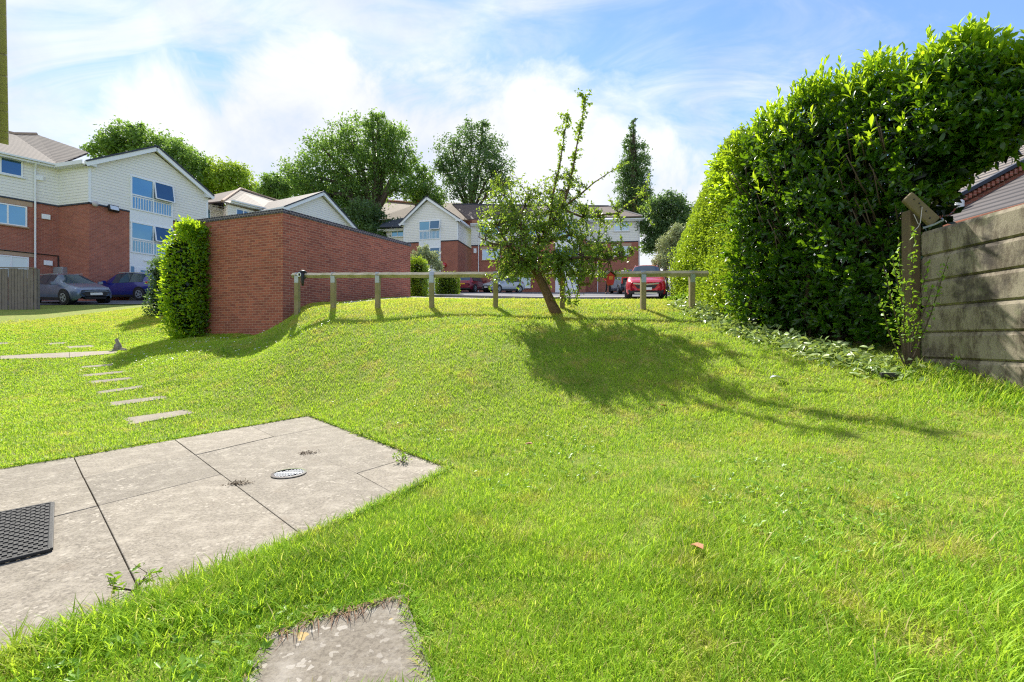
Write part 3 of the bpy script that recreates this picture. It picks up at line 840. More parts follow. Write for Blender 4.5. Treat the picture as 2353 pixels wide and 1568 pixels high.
def gable(bld, G0, G1, zb, zc, ze, za, back, tile, apex_t=.5, oh=.4, foh=.35, brick='brick_house'):
    w = Wall(G0, G1)
    MB_ = MB(); w.rect(MB_, 0, w.L, zb, zc, -.3, 0); MB_.build('wall', M[brick], bld)
    a, b2 = w.A + w.n * .0, w.B + w.n * .0; ap = w.A + (w.B - w.A) * apex_t
    pent = [(a.x, a.y, zc), (b2.x, b2.y, zc), (b2.x, b2.y, ze), (ap.x, ap.y, za - .15), (a.x, a.y, ze)]
    MB_ = MB(); MB_.slab([Vector(q) - w.n * .2 for q in pent], w.n * .235); MB_.build('cladding', M['clad'], bld)
    MB_ = MB(); w.rect(MB_, 0, w.L, zc - .09, zc - .002, -.02, .06); MB_.build('trim_board', M['tile_edge'], bld)
    for u in (0.0, w.L): MB_ = MB(); w.rect(MB_, u - .06, u + .06, zc, ze, -.02, .06); MB_.build('corner_trim', M['upvc'], bld)
    s0 = (za - ze) / (apex_t * w.L); s1 = (za - ze) / ((1 - apex_t) * w.L)
    f = w.n * foh; bk = -w.n * back
    e0 = w.A - w.d * oh; e1 = w.B + w.d * oh
    E0 = Vector((e0.x, e0.y, ze - s0 * oh)); E1 = Vector((e1.x, e1.y, ze - s1 * oh)); Ap = Vector((ap.x, ap.y, za))
    up = Vector((0, 0, .22))
    roof(bld, [E0 + f + up, Ap + f + up, Ap + bk + up, E0 + bk + up], tile); roof(bld, [Ap + f + up, E1 + f + up, E1 + bk + up, Ap + bk + up], tile)
    for e in (E0, E1):
        MB_ = MB(); MB_.beam(e + f * 1.02 + Vector((0, 0, .02)), Ap + f * 1.02 + Vector((0, 0, .02)), .05, .26, (0, 0, 1)); MB_.build('barge_board', M['upvc'], bld)
        MB_ = MB(); MB_.beam(e + f * 1.05 + Vector((0, 0, .19)), Ap + f * 1.05 + Vector((0, 0, .19)), .12, .09, (0, 0, 1)); MB_.build('verge', M['tile_edge'], bld)
        MB_ = MB(); MB_.slab([e + f * .98, e - f * .1, Ap - f * .1, Ap + f * .98], (0, 0, .02)); MB_.build('soffit', M['upvc_dirty'], bld)
    for e, sgn in ((E0, -1), (E1, 1)):   # boxed ends and side eaves
        MB_ = MB(); MB_.slab([e + f, e + f - w.d * sgn * .5, e + f - w.d * sgn * .5 + Vector((0, 0, .42)), e + f + Vector((0, 0, .18))], -w.n * (foh - .02)); MB_.build('box_end', M['upvc_dirty'], bld)
        MB_ = MB(); MB_.beam(e + f + Vector((0, 0, .1)), e + bk + Vector((0, 0, .1)), .04, .22); MB_.build('fascia', M['upvc_dirty'], bld)
        MB_ = MB(); MB_.slab([e + f - w.d * sgn * .03, e + bk - w.d * sgn * .03, e + bk - w.d * sgn * (oh - .04), e + f - w.d * sgn * (oh - .04)], (0, 0, .02)); MB_.build('soffit', M['upvc_dirty'], bld)
    for q, sgn in ((w.A, -1), (w.B, 1)):  # side walls
        sw = Wall(q, q - w.n * back)
        o_n = w.d * sgn; sw.n = o_n
        MB_ = MB(); sw.rect(MB_, .3, back, zb, zc, -.3, 0); MB_.build('wall', M[brick], bld)
        MB_ = MB(); sw.rect(MB_, .2, back, zc, ze, -.3, .035); MB_.build('cladding', M['clad'], bld)
        MB_ = MB(); sw.rect(MB_, .0, back, zc - .09, zc - .002, -.02, .06); MB_.build('trim_board', M['tile_edge'], bld)
    return w


def stair_glazing(bld, w, u0, u1, zb, ztop, bands, leftopen=True):
    """white panel column with glazed bands and balustrades behind"""
    MB_ = MB(); w.rect(MB_, u0, u1, zb, ztop, -.05, .07); MB_.build('white_panel', M['upvc'], bld)
    for z0, z1, rows in bands:
        fr = window(bld, w, u0 + .02, u1 - .02, z0, z1, (.52,), (rows,) if rows else (), 'glass', .075, False, False, .08, open_last=(rows + .02) if rows else False)
        if rows:
            MB_ = MB(); zt = z0 + (z1 - z0) * (rows - .06)
            nb = 16
            for i in range(nb): x = u0 + .12 + (u1 - u0 - .24) * i / (nb - 1); w.rect(MB_, x - .022, x + .022, z0 + .09, zt, .088, .098)
            w.rect(MB_, u0 + .1, u1 - .1, zt - .02, zt + .05, .088, .1)
            MB_.build('balustrade', M['upvc_dirty'], fr)


def downpipe(bld, w, px, z0, z1, base=.05, r=.045):
    q0 = w.p(px, z0, base + .08); q1 = w.p(px, z1, base + .08); q2 = w.p(px, z1 + .3, base + .40)
    MB().tube([q0, q1, q2], r, 10).build('downpipe', M['upvc'], bld, smooth=False)


def wallbox(bld, w, px, y, sx, sz, m, name, dep=.12, base=.0):
    u = w.u(px); z = w.z(px, y); MB_ = MB(); w.rect(MB_, u - sx / 2, u + sx / 2, z - sz / 2, z + sz / 2, base - .01, base + dep); return MB_.build(name, M[m], bld, bevel=.01)


# --- left building
bL = thing('apartment_building', 'near cream clad apartment block with tall stair window at the left edge', 'building', (0, 0, 0))
J = XY(135, 26.95); G0 = XY(205, 26.3); G1 = XY(475, 32.1); W0 = J + (XY(0, 25.1) - J) * 4.2
zc, ze, za = 9.07, 11.17, 13.3
wL = gable(bL, G0, G1, 2.4, zc, ze + .12, za, 7.5, M['tile'], .5, oh=.28)
w1 = wing(bL, W0, J, 2.4, zc, ze, ext1=-.1)
w2 = Wall(J, G0)
for z0, z1, mm, nm in ((2.4, zc, 'brick_house', 'wall'), (zc, ze, 'clad', 'cladding')):
    MB_ = MB(); w2.rect(MB_, 0, w2.L - (.0 if nm == 'wall' else .02), z0, z1, -.3, .001 if nm == 'wall' else .036); MB_.build(nm, M[mm], bL)
MB_ = MB(); w2.rect(MB_, 0, w2.L, zc - .09, zc - .002, -.02, .06); MB_.build('trim_board', M['tile_edge'], bL)
MB_ = MB(); w2.rect(MB_, .42, w2.L + .1, ze - .02, ze + .2, .40, .43); MB_.build('fascia', M['upvc_dirty'], bL)
MB_ = MB(); w2.rect(MB_, .0, w2.L + .1, ze - .025, ze - .005, .037, .40); MB_.build('soffit', M['upvc_dirty'], bL)
e_a = W0 + w1.n * .5 + Vector((0, 0, ze + .2)); e_b = J + w1.n * .5 + w1.d * -.1 + Vector((0, 0, ze + .2)); e_c = P(203, 350, 29.5)
r1 = P(84, 309, 30.0); r0_ = P(32, 308, 28.9); r0b = r0_ - w1.d * 9
MB_ = MB()
nr = Vector((0, 0, -.12))
MB_.slab([e_a, e_b, r1, r0_, r0b], nr); MB_.slab([e_b + Vector((0, 0, .003)), e_c, r1], nr)
MB_.build('roof', M['tile'], bL)
MB().tube([r0b, r0_, r1], .12, 8).build('ridge_tiles', M['lintel'], bL)
for (x0, x1, yt, yb, g_, lt, mu) in ((-66, 52, 363, 409, 'glass_dark', False, (.55,)), (-60, 62, 476, 523, 'glass', True, (.62,)), (-60, 66, 592, 640, 'glass_curtain', True, (.66,))):
    window(bL, w1, w1.u(x0), w1.u(x1), w1.z(x1, yb), w1.z(x1, yt), mu, (), g_, .04 if not lt else 0, True, lt)
u0, u1 = wL.u(297), wL.u(396)
zz_ = lambda y: wL.z(297, y)
stair_glazing(bL, wL, u0, u1, 2.6, zz_(400), [(zz_(480), zz_(402), .44), (zz_(580), zz_(508), .46)])
MB_ = MB(); wL.rect(MB_, u0 + .35, u1 - .5, 3.1, zz_(612), .07, .1); dr = MB_.build('door', M['upvc'], bL)
MB_ = MB(); wL.rect(MB_, u0 + .55, u1 - .8, zz_(640), zz_(618), .1, .115); MB_.build('door_pane', M['glass_dark'], dr)
MB_ = MB(); wL.rect(MB_, u0 + .05, u0 + .22, zz_(640), zz_(612), .07, .085); MB_.build('side_light', M['glass_dark'], bL)
MB_ = MB(); wL.rect(MB_, u0 + .7, u0 + 1.25, zz_(596), zz_(592.5), .07, .14); MB_.build('door_lamp', M['upvc'], bL)
downpipe(bL, w1, 80, 2.6, ze - .25)
wallbox(bL, w1, 89, 410, .34, .26, 'upvc', 'vent', base=.035); wallbox(bL, w1, 105, 499, .36, .28, 'upvc', 'vent'); wallbox(bL, w1, 110, 605, .36, .28, 'upvc', 'vent')
wallbox(bL, w2, 144, 626, .75, .55, 'galv', 'meter_box', .25)
MB_ = MB(); qa = w1.p(-10, w1.z(80, 583), .04); qb = w1.p(133, w1.z(80, 583), .04); qc = w1.p(134, 3.8, .04)
MB_.tube([qa, qb, qc], .035, 6).build('waste_pipe', M['black'], bL)
q = wL.p(256, wL.z(256, 481), .25); fl = MB().box(q, (.5, .2, .36), Matrix.Rotation(math.atan2(wL.d.y, wL.d.x), 3, 'Z') @ Matrix.Rotation(rad(-25), 3, 'X')).build('floodlight', M['black'], bL, bevel=.02)
q2 = q + wL.n * .12 + Vector((0, 0, .02)); MB().box(q2, (.4, .03, .27), Matrix.Rotation(math.atan2(wL.d.y, wL.d.x), 3, 'Z') @ Matrix.Rotation(rad(-25), 3, 'X')).build('floodlight_glass', M['lamp_glass'], fl)
q = wL.p(215, wL.z(215, 470), .2); MB_ = MB(); MB_.lathe([(.02, -.16), (.11, -.12), (.15, 0), (.12, .1), (.05, .13)], 12, q); MB_.build('camera_dome', M['soffit'], bL, smooth=True)

# --- middle building
bM = thing('apartment_building', 'cream clad apartment block rising behind the brick store', 'building', (0, 0, 0))
g0, g1_ = XY(656, 34.0), XY(806, 39.8)
wM = gable(bM, g0, g1_, 4.0, 8.75, 11.0, 12.95, 8.0, M['tile'], .5)
wa = wing(bM, XY(461, 34.2), XY(512, 35.4), 3.8, 8.75, 11.15)
wb = wing(bM, XY(524, 33.4), XY(656, 37.0), 3.8, 8.75, 11.15)
wr = Wall(XY(512, 35.4), XY(524, 33.4)); MB_ = MB(); wr.rect(MB_, 0, wr.L, 8.75, 11.15, -.1, .03); MB_.build('cladding', M['clad'], bM)
up = P(552, 434, 37.5); up2 = P(640, 462, 42.0)
el = P(511, 462, 33.0); er = P(640, 496, 36.4); ell = P(455, 470, 34.0)
MB_ = MB(); MB_.slab([el, er, up2, up], nr); MB_.build('roof', M['tile'], bM)
MB_ = MB(); MB_.slab([ell + Vector((0, 0, .1)), el, up, P(470, 452, 39)], nr); MB_.build('roof', M['tile_warm'], bM)
MB().tube([el, up, up2], .1, 8).build('ridge_tiles', M['lintel'], bM)
MB_ = MB(); MB_.slab([P(458, 462, 33.8), P(514, 478, 34.9), P(512, 466, 37), P(458, 455, 36.5)], nr); MB_.build('roof', M['tile'], bM)
window(bM, wa, wa.u(462), wa.u(484), wa.z(470, 506), wa.z(470, 478), (.3,), (), 'glass', .035, False)
window(bM, wb, wb.u(541), wb.u(570), wb.z(545, 510), wb.z(545, 480), (.6,), (), 'glass_dark', .035, False)

# --- back building
def XYB(px, d): return XY(px, d * 1.1)


def PB(x, y, d): return P(x, y, d * 1.1)


bB = thing('apartment_building', 'far cream and brick apartment block facing the car park', 'building', (0, 0, 0))
h0, h1 = XYB(929, 42.8), XYB(1051.5, 41.6)
zcB, zeB, zaB = 11.22, 13.3, 15.55
wB = gable(bB, h0, h1, 5.6, zcB, zeB, zaB, 6.0, M['tile_warm'], .45)
wBl = wing(bB, XYB(888, 45.2), XYB(930, 44.8), 5.6, zcB, 12.95, ext0=.8)
wBr = wing(bB, XYB(1083, 43.9), XYB(1470, 42.0), 5.6, zcB, 13.2, ext1=.4)
window(bB, wBl, wBl.u(900), wBl.u(928), wBl.z(910, 545), wBl.z(910, 521), (.5,), (), 'glass', .035)
stair_glazing(bB, wB, wB.u(963), wB.u(1013), 5.6, wB.z(990, 506), [(wB.z(990, 551), wB.z(990, 508), .5), (wB.z(990, 606), wB.z(990, 570), .45)])
# roofs of the wing: left slope, hip at the right end
e0 = PB(1075, 503, 43.4); e1 = PB(1478, 497, 41.5); rr0 = PB(1040, 470, 48); rr1 = PB(1398, 474, 46.2)
MB_ = MB(); MB_.slab([e0, e1, rr1, rr0], nr); MB_.slab([e1 + Vector((0, 0, .002)), PB(1482, 498, 49), rr1], nr); MB_.build('roof', M['tile_warm'], bB)
MB().tube([rr0, rr1, e1], .1, 8).build('ridge_tiles', M['tile_edge'], bB)
MB_ = MB(); MB_.slab([PB(872, 520, 44.3), PB(936, 520, 44.0), PB(936, 500, 47), PB(888, 505, 47)], nr); MB_.build('roof', M['tile_edge'], bB)
h2, h3 = XYB(1248, 41.2), XYB(1346, 40.6)
wB2 = gable(bB, h2, h3, 5.6, zcB, zeB, 16.0, 5.0, M['tile_warm'], .5)
stair_glazing(bB, wB2, wB2.u(1276), wB2.u(1330), 5.6, wB2.z(1300, 506), [(wB2.z(1300, 552), wB2.z(1300, 510), .5), (wB2.z(1300, 612), wB2.z(1300, 572), .45)])
MB_ = MB(); wB2.rect(MB_, wB2.u(1302), wB2.u(1328), 5.7, wB2.z(1300, 634), .07, .11); MB_.build('door', M['upvc'], bB)
for x0, x1, yt, yb, g_, lt, bs in ((1108, 1150, 574, 598, 'glass_curtain', True, 0), (1105, 1150, 517, 541, 'glass', False, .035), (1195, 1236, 517, 541, 'glass', False, .035), (1195, 1236, 574, 598, 'glass_curtain', True, 0),
                                   (1411, 1446, 508, 532, 'glass_curtain', False, .035), (1408, 1446, 567, 590, 'glass_curtain', True, 0), (1184, 1219, 634, 662, 'glass_curtain', False, 0)):
    window(bB, wBr, wBr.u(x0), wBr.u(x1), wBr.z(x0, yb), wBr.z(x0, yt), (.5,), (), g_, bs, True, lt)
for px in (1100, 1373, 1468): downpipe(bB, wBr, px, 5.6, 12.9)
wallbox(bB, wBr, 1092, 577, .3, .5, 'upvc', 'vent'); wallbox(bB, wBr, 1395, 531, .3, .35, 'upvc', 'vent', base=.035)
MB_ = MB(); q = wB.p(1020, wB.z(1020, 612), .1); MB_.lathe([(.02, -.2), (.3, -.05), (.34, .12), (.25, .3), (.02, .36)], 12, q); MB_.build('alarm_bell', M['red_lens'], bB, smooth=True)

# --- old house behind the trees
bO = thing('old_house', 'old tiled house roof half hidden behind the big tree', 'house', (0, 0, 0))
a_, b2, c_, d_ = P(868, 500, 60), P(972, 512, 58), P(962, 468, 63), P(880, 461, 66)
roof(bO, [a_, b2, c_, d_], M['tile_old'])
roof(bO, [P(960, 505, 58), P(1080, 505, 57), P(1060, 466, 62), P(985, 466, 63)], M['tile_old'])
MB().tube([d_, c_, P(985, 466, 63)], .22, 6).build('ridge_tiles', M['brick_house'], bO)
w_ = Wall(XY(862, 61), XY(1085, 58.2)); MB_ = MB(); w_.rect(MB_, 0, w_.L, 7.5, w_.z(900, 504), -6, 0); MB_.build('wall', M['brick_house'], bO)
MB().box(P(966, 466, 60), (1.2, 1.0, 3.2)).build('chimney', M['brick_house'], bO)

# --- neighbour's bungalow over the fence
bN = thing('bungalow', 'neighbouring tiled bungalow roof above the concrete fence', 'house', (0, 0, 0))
X0 = 8.45
wN = Wall((X0 + .5, 10.8), (X0 + .5, 3.5)); MB_ = MB(); wN.rect(MB_, 0, wN.L, .5, 3.2, -5, 0); MB_.build('wall', M['brick_house'], bN)
ea, eb = Vector((X0, 9.4, 3.33)), Vector((X0, 2.5, 3.33)); rb, ra = Vector((X0 + 3.4, 4.0, 5.2)), Vector((X0 + 3.4, 9.4, 5.2))
roof(bN, [ea, eb, rb, ra], M['tile_dark'])
MB_ = MB(); MB_.beam(ea + Vector((-.06, 0, -.08)), eb + Vector((-.06, 0, -.08)), .12, .1); MB_.build('gutter', M['brick_house'], bN)
MB_ = MB(); MB_.beam(ea + Vector((.05, 0, -.2)), eb + Vector((.05, 0, -.2)), .04, .18); MB_.build('fascia', M['old_wood'], bN)
fa = Vector((X0 - .2, 9.65, 3.52)); fb = Vector((X0 + 4.2, 9.65, 5.86)); bk = Vector((0, 5.5, .0)); 
roof(bN, [fa, fb, fb + Vector((1.5, 6, .9)), fa + Vector((-.3, 7, .6))], M['tile'])
MB_ = MB(); MB_.beam(fa + Vector((0, -.06, -.02)), fb + Vector((0, -.06, -.02)), .1, .07); MB_.build('barge_board', M['tile_edge'], bN)
MB_ = MB(); d_ = (fb - fa)
for i in range(46): q = fa + d_ * (i / 46); MB_.box(q + Vector((.05, -.03, -.12)), (.06, .11, .1))
MB_.build('dentil_course', M['brick_house'], bN)
MB_ = MB(); MB_.slab([fa + Vector((.1, .12, -.25)), fb + Vector((0, .12, -.25)), (fb.x, fb.y + .12, 1), (fa.x, fa.y + .12, 1)], (0, .2, 0)); MB_.build('wall', M['brick_house'], bN)
MB_ = MB(); q = P(2205, 483, 9.3); MB_.lathe([(.05, -.35), (.05, .05), (.075, .05), (.075, .17), (.05, .2)], 12, q); MB_.build('flue', M['upvc'], bN)

# --- own building's eaves overhead at the left
bH = thing('roof_eave', 'weathered cream roof eave overhead at the top left corner', 'roof eave', (0, 0, 0))
p0, p1 = P(20, 333, 7.0), P(14, 0, 4.0); dirn = (p1 - p0); dirn.z = 0; p2 = p0 + dirn.normalized() * 6.5
p2.z = p0.z; p1.z = p0.z; side = Vector((-dirn.y, dirn.x, 0)).normalized()
if side.x > 0: side = -side
Lh = (p2 - p0).length; nseg = 22
for i in range(nseg):
    a_ = p0.lerp(p2, i / nseg); b2 = p0.lerp(p2, (i + .97) / nseg)
    dz = R.uniform(-.008, .008)
    MB_ = MB(); MB_.slab([a_ + Vector((0, 0, dz)), b2 + Vector((0, 0, dz)), b2 + side * .3 + Vector((0, 0, dz)), a_ + side * .3 + Vector((0, 0, dz))], (0, 0, .05)); MB_.build('verge_tile', M['soffit'], bH, bevel=.008)
MB_ = MB(); MB_.slab([p0 + side * .10, p2 + side * .10, p2 + side * .14, p0 + side * .14], (0, 0, -.2)); MB_.build('barge_board', M['old_wood'], bH)
MB_ = MB(); MB_.slab([p0 + side * .15, p2 + side * .15, p2 + side * 3 + Vector((0, 0, -.02)), p0 + side * 3 + Vector((0, 0, -.02))], (0, 0, .04)); MB_.build('soffit', M['upvc_dirty'], bH)
MB_ = MB(); MB_.slab([p0 + Vector((0, 0, .06)), p2 + Vector((0, 0, .06)), p2 + side * 3.2 + Vector((0, 0, 1.8)), p0 + side * 3.2 + Vector((0, 0, 1.8))], (0, 0, .06)); MB_.build('roof', M['tile'], bH)

# ------------------------------------------------------------------ timber knee rail fence
posts_px = [(683, 11.0), (766, 10.75), (868, 10.45), (992, 10.1), (1139, 9.8), (1292, 9.6), (1478, 9.43), (1590, 9.34)]
zr_ = lambda px, d: H + (CY - (631.5 - 4.5 * (px - 683) / 940)) / FPX * d - .02
t = thing('knee_rail_fence', 'weathered timber knee rail on posts along the top of the mound', 'fence', (0, 9.6, 0)); o_ = Vector((0, 9.6, 0))
for i, (px, d) in enumerate(posts_px):
    q = XY(px, d); zr = zr_(px, d); zb = g1(q.x, q.y); tw = Matrix.Rotation(R.uniform(-.12, .12), 3, 'Z')
    hgt = zr - zb - .02
    po = MB().box(q - o_ + Vector((0, 0, zb - .15 + (hgt + .15) / 2)), (.104, .104, hgt + .15), tw).build('post', M['post_wood'], t, bevel=.006)
    if i != 5:
        mb = MB(); mb.box(q - o_ + Vector((0, -.054, zr - .10)), (.1, .005, .16), tw); mb.box(q - o_ + Vector((0, .054, zr - .10)), (.1, .005, .16), tw)
        mb.beam(q - o_ + Vector((0, -.058, zr - .02)), q - o_ + Vector((0, 0, zr + .069)), .1, .004, (0, 1, 1)); mb.beam(q - o_ + Vector((0, .058, zr - .02)), q - o_ + Vector((0, 0, zr + .069)), .1, .004, (0, 1, -1))
        mb.build('bracket', M['galv'], po)
ends = [672, 868, 1139, 1292, 1392, 1627]; ds = [11.03, 10.45, 9.8, 9.6, 9.5, 9.31]
for i in range(5):
    if i == 3: a_, b2 = XY(1300, 9.59), XY(1398, 9.49)
    else: a_, b2 = XY(ends[i], ds[i]), XY(ends[i + 1], ds[i + 1])
    za_ = zr_(CX + a_.x / a_.y * FPX, a_.y); zb_ = zr_(CX + b2.x / b2.y * FPX, b2.y)
    mb = MB(); s45 = .075; d_ = (b2 - a_).normalized(); nn = Vector((-d_.y, d_.x, 0)); r_ = .063
    pts = []
    nseg = 10
    vs_ = []; fs_ = []
    for k in range(nseg + 1):
        q = a_.lerp(b2, k / nseg) - o_ + Vector((0, 0, za_ + (zb_ - za_) * k / nseg + R.uniform(-.004, .004)))
        vs_ += [q + Vector((0, 0, r_)), q - nn * r_, q - Vector((0, 0, r_)), q + nn * r_]
        if k:
            b_ = (k - 1) * 4; fs_ += [(b_ + j, b_ + (j + 1) % 4, b_ + 4 + (j + 1) % 4, b_ + 4 + j) for j in range(4)]
    fs_ += [(0, 3, 2, 1), (nseg * 4, nseg * 4 + 1, nseg * 4 + 2, nseg * 4 + 3)]
    mb.add(vs_, fs_).build('rail', M['rail_wood'], t)
# dark strap with a white ring hung over the rail
q = XY(697, 10.96) + Vector((0, -.06, zr_(697, 10.96))); t = thing('hanging_strap', 'dark fabric strap with a white ring hung over the rail end', 'strap', q)
mb = MB(); mb.tube([(-.06, .02, -.02), (-.05, -.03, .05), (.0, -.02, .075), (.07, -.01, .075), (.1, .02, .06)], [.03, .045, .045, .035, .01], 8)
mb.tube([(.02, -.03, .04), (.03, -.05, -.06), (.035, -.05, -.2), (.03, -.045, -.26)], [.05, .045, .032, .02], 8); mb.tube([(.03, -.04, -.07), (.08, -.04, -.09), (.11, -.04, -.06)], [.02, .02, .012], 6)
mb.build('strap', M['black'], t, smooth=True)
mb = MB(); ring = [(-.035 + .035 * math.cos(a), -.075, .0 + .045 * math.sin(a)) for a in [i * .5236 for i in range(13)]]; mb.tube(ring, .012, 6, cap=False); mb.build('ring', M['upvc'], t, smooth=True)

# ------------------------------------------------------------------ concrete panel fence and timber post (right)
cA = Vector((4.97, 5.5, 0)); cB = Vector((4.80, 2.0, 0)); zb0 = H - 46 / FPX * 5.5; bh = .305
t = thing('concrete_fence', 'weathered concrete panel fence with mossy seams on the right', 'fence', (4.9, 4, 0)); o_ = Vector((4.9, 4, 0))
zt0 = H + (CY - 528) / FPX * 5.42
d_ = (cB - cA).normalized(); nn = Vector((d_.y, -d_.x, 0))
if nn.x > 0: nn = -nn
for k in range(8):
    z1 = zt0 - k * bh; z0 = z1 - bh + .004
    mb = MB(); a_ = cA - o_; b2 = cB - o_
    # board with a bevelled top edge
    prof = [(0.0, z0), (.018, z0 + .012), (.022, z1 - .05), (.004, z1 - .012), (-.05, z1 - .004), (-.05, z0), (-.04, z0 - .02), (-.02, z0 - .02)]
    vs_ = [a_ + nn * o1 + Vector((0, 0, z)) for o1, z in prof] + [b2 + nn * o1 + Vector((0, 0, z)) for o1, z in prof]
    n6 = 8; fs_ = [(i, (i + 1) % n6, (i + 1) % n6 + n6, i + n6) for i in range(n6)] + [tuple(range(n6 - 1, -1, -1)), tuple(range(n6, 2 * n6))]
    mb.add(vs_, fs_).build('panel', M['fence_concrete'], t)
mb = MB(); pz = H + (CY - 480) / FPX * 5.5
po = mb.box((cA.x - .06 - o_.x, cA.y + .1 - o_.y, (pz + .3) / 2), (.13, .13, pz - .3)).build('post', M['old_wood'], t, bevel=.008)
# the old concrete board end tied to the post with string
q = Vector((cA.x - .1, cA.y - .01, pz)); t = thing('plank', 'drilled grey plank leaning out of the hedge tied to the fence post', 'plank', q)
a_ = P(2083, 452, 5.42) - q; b2 = P(2148, 512, 5.40) - q
mb = MB(); mb.beam(a_, b2, .05, .155, (0, 0, 1)); pl = mb.build('board', M['plank'], t, bevel=.02)
mb = MB()
for f, s_ in ((.2, .02), (.38, .03), (.42, .0), (.62, .01), (.75, -.03)):
    c_ = a_.lerp(b2, f) + Vector((0, 0, s_)); mb.tube([c_ + Vector((0, -.035, 0)), c_ + Vector((0, -.0265, 0))], .008, 8)
mb.build('hole', M['black'], pl)
mb = MB()
for k in range(3): c_ = b2 + Vector((-.03, 0, -.005 * k - .02 + k * .012)); mb.tube([c_ + Vector((-.14, -.035, -.06)), c_ + Vector((-.02, -.05, -.02)), c_ + Vector((.09, -.05, .035))], .004, 5)
mb.build('string', M['galv'], t)
mb = MB(); c_ = a_.lerp(b2, .45); mb.tube([c_ + Vector((0, -.04, 0)), c_ + Vector((-.03, -.05, -.18)), c_ + Vector((-.045, -.04, -.23)), c_ + Vector((-.09, -.03, -.28))], .004, 5); mb.tube([c_ + Vector((-.09, -.03, -.08)), c_ + Vector((-.05, -.045, -.2))], .0035, 5); mb.build('string', M['soffit'], t)

# ------------------------------------------------------------------ left board fence
a_, b2 = XY(-260, 19.3), XY(84, 19.9)
t = thing('board_fence', 'grey close boarded timber fence at the left edge', 'fence', (a_ + b2) / 2); o_ = (a_ + b2) / 2
nb = 46; mb = MB()
for i in range(nb):
    q = a_.lerp(b2, (i + .5) / nb); zb = g1(q.x, q.y); zt = H + (CY - 618) / FPX * 19.8 + R.uniform(-.02, .02)
    mb.box(q - o_ + Vector((0, R.uniform(-.012, .012), (zb - .1 + zt) / 2)), ((b2 - a_).length / nb * .94, .022, zt - zb + .1))
mb.build('boards', M['board_wood'], t)
mb = MB(); q0 = a_ - o_ + Vector((0, .0, zt + .03)); q1 = b2 - o_ + Vector((0, 0, zt + .03)); mb.beam(q0, q1, .07, .04); mb.build('capping', M['board_wood'], t)
for px in (-90, 0, 82):
    q = XY(px, 19.9); MB().box(q - o_ + Vector((0, .08, 1.2 + zt / 2)), (.1, .1, zt - 2.4)).build('post', M['board_wood'], t)

# ------------------------------------------------------------------ cars
SUV = [  # y/L, width, z sill, z belt, z top, roof half-width factor
    (0.00, .74, .42, .70, .80, .66), (.025, .90, .26, .76, .88, .76), (.07, .97, .22, .84, .95, .80), (.16, 1.0, .20, .92, 1.03, .80), (.255, 1.0, .20, .98, 1.08, .78),
    (.40, 1.0, .20, 1.00, 1.60, .60), (.50, 1.0, .20, 1.01, 1.66, .61), (.66, 1.0, .20, 1.03, 1.66, .60), (.86, .99, .22, 1.06, 1.56, .57), (.955, .96, .28, 1.06, 1.12, .72), (.985, .93, .30, .90, 1.02, .74), (1.0, .86, .44, .72, .84, .70)]
HATCH = [(0.00, .72, .38, .60, .70, .64), (.03, .90, .22, .68, .80, .74), (.08, .97, .18, .76, .88, .78), (.16, 1.0, .18, .84, .96, .78), (.25, 1.0, .18, .92, 1.02, .76),
         (.42, 1.0, .18, .94, 1.46, .58), (.52, 1.0, .18, .95, 1.52, .58), (.68, 1.0, .18, .98, 1.50, .57), (.86, .98, .20, 1.02, 1.36, .53), (.96, .95, .26, 1.0, 1.06, .70), (.985, .92, .28, .84, .94, .72), (1.0, .85, .42, .66, .78, .68)]
VAN = [(0.00, .80, .42, .80, .92, .70), (.03, .94, .26, .90, 1.05, .80), (.08, 1.0, .22, .98, 1.14, .82), (.16, 1.0, .22, 1.06, 1.2, .82), (.20, 1.0, .22, 1.10, 1.24, .82),
       (.34, 1.0, .22, 1.12, 1.80, .72), (.42, 1.0, .22, 1.12, 1.86, .75), (.70, 1.0, .22, 1.12, 1.88, .76), (.97, 1.0, .24, 1.12, 1.86, .76), (.99, .99, .28, 1.05, 1.70, .84), (.995, .97, .32, .9, 1.5, .88), (1.0, .95, .44, .8, 1.2, .90)]
CAB0 = 4


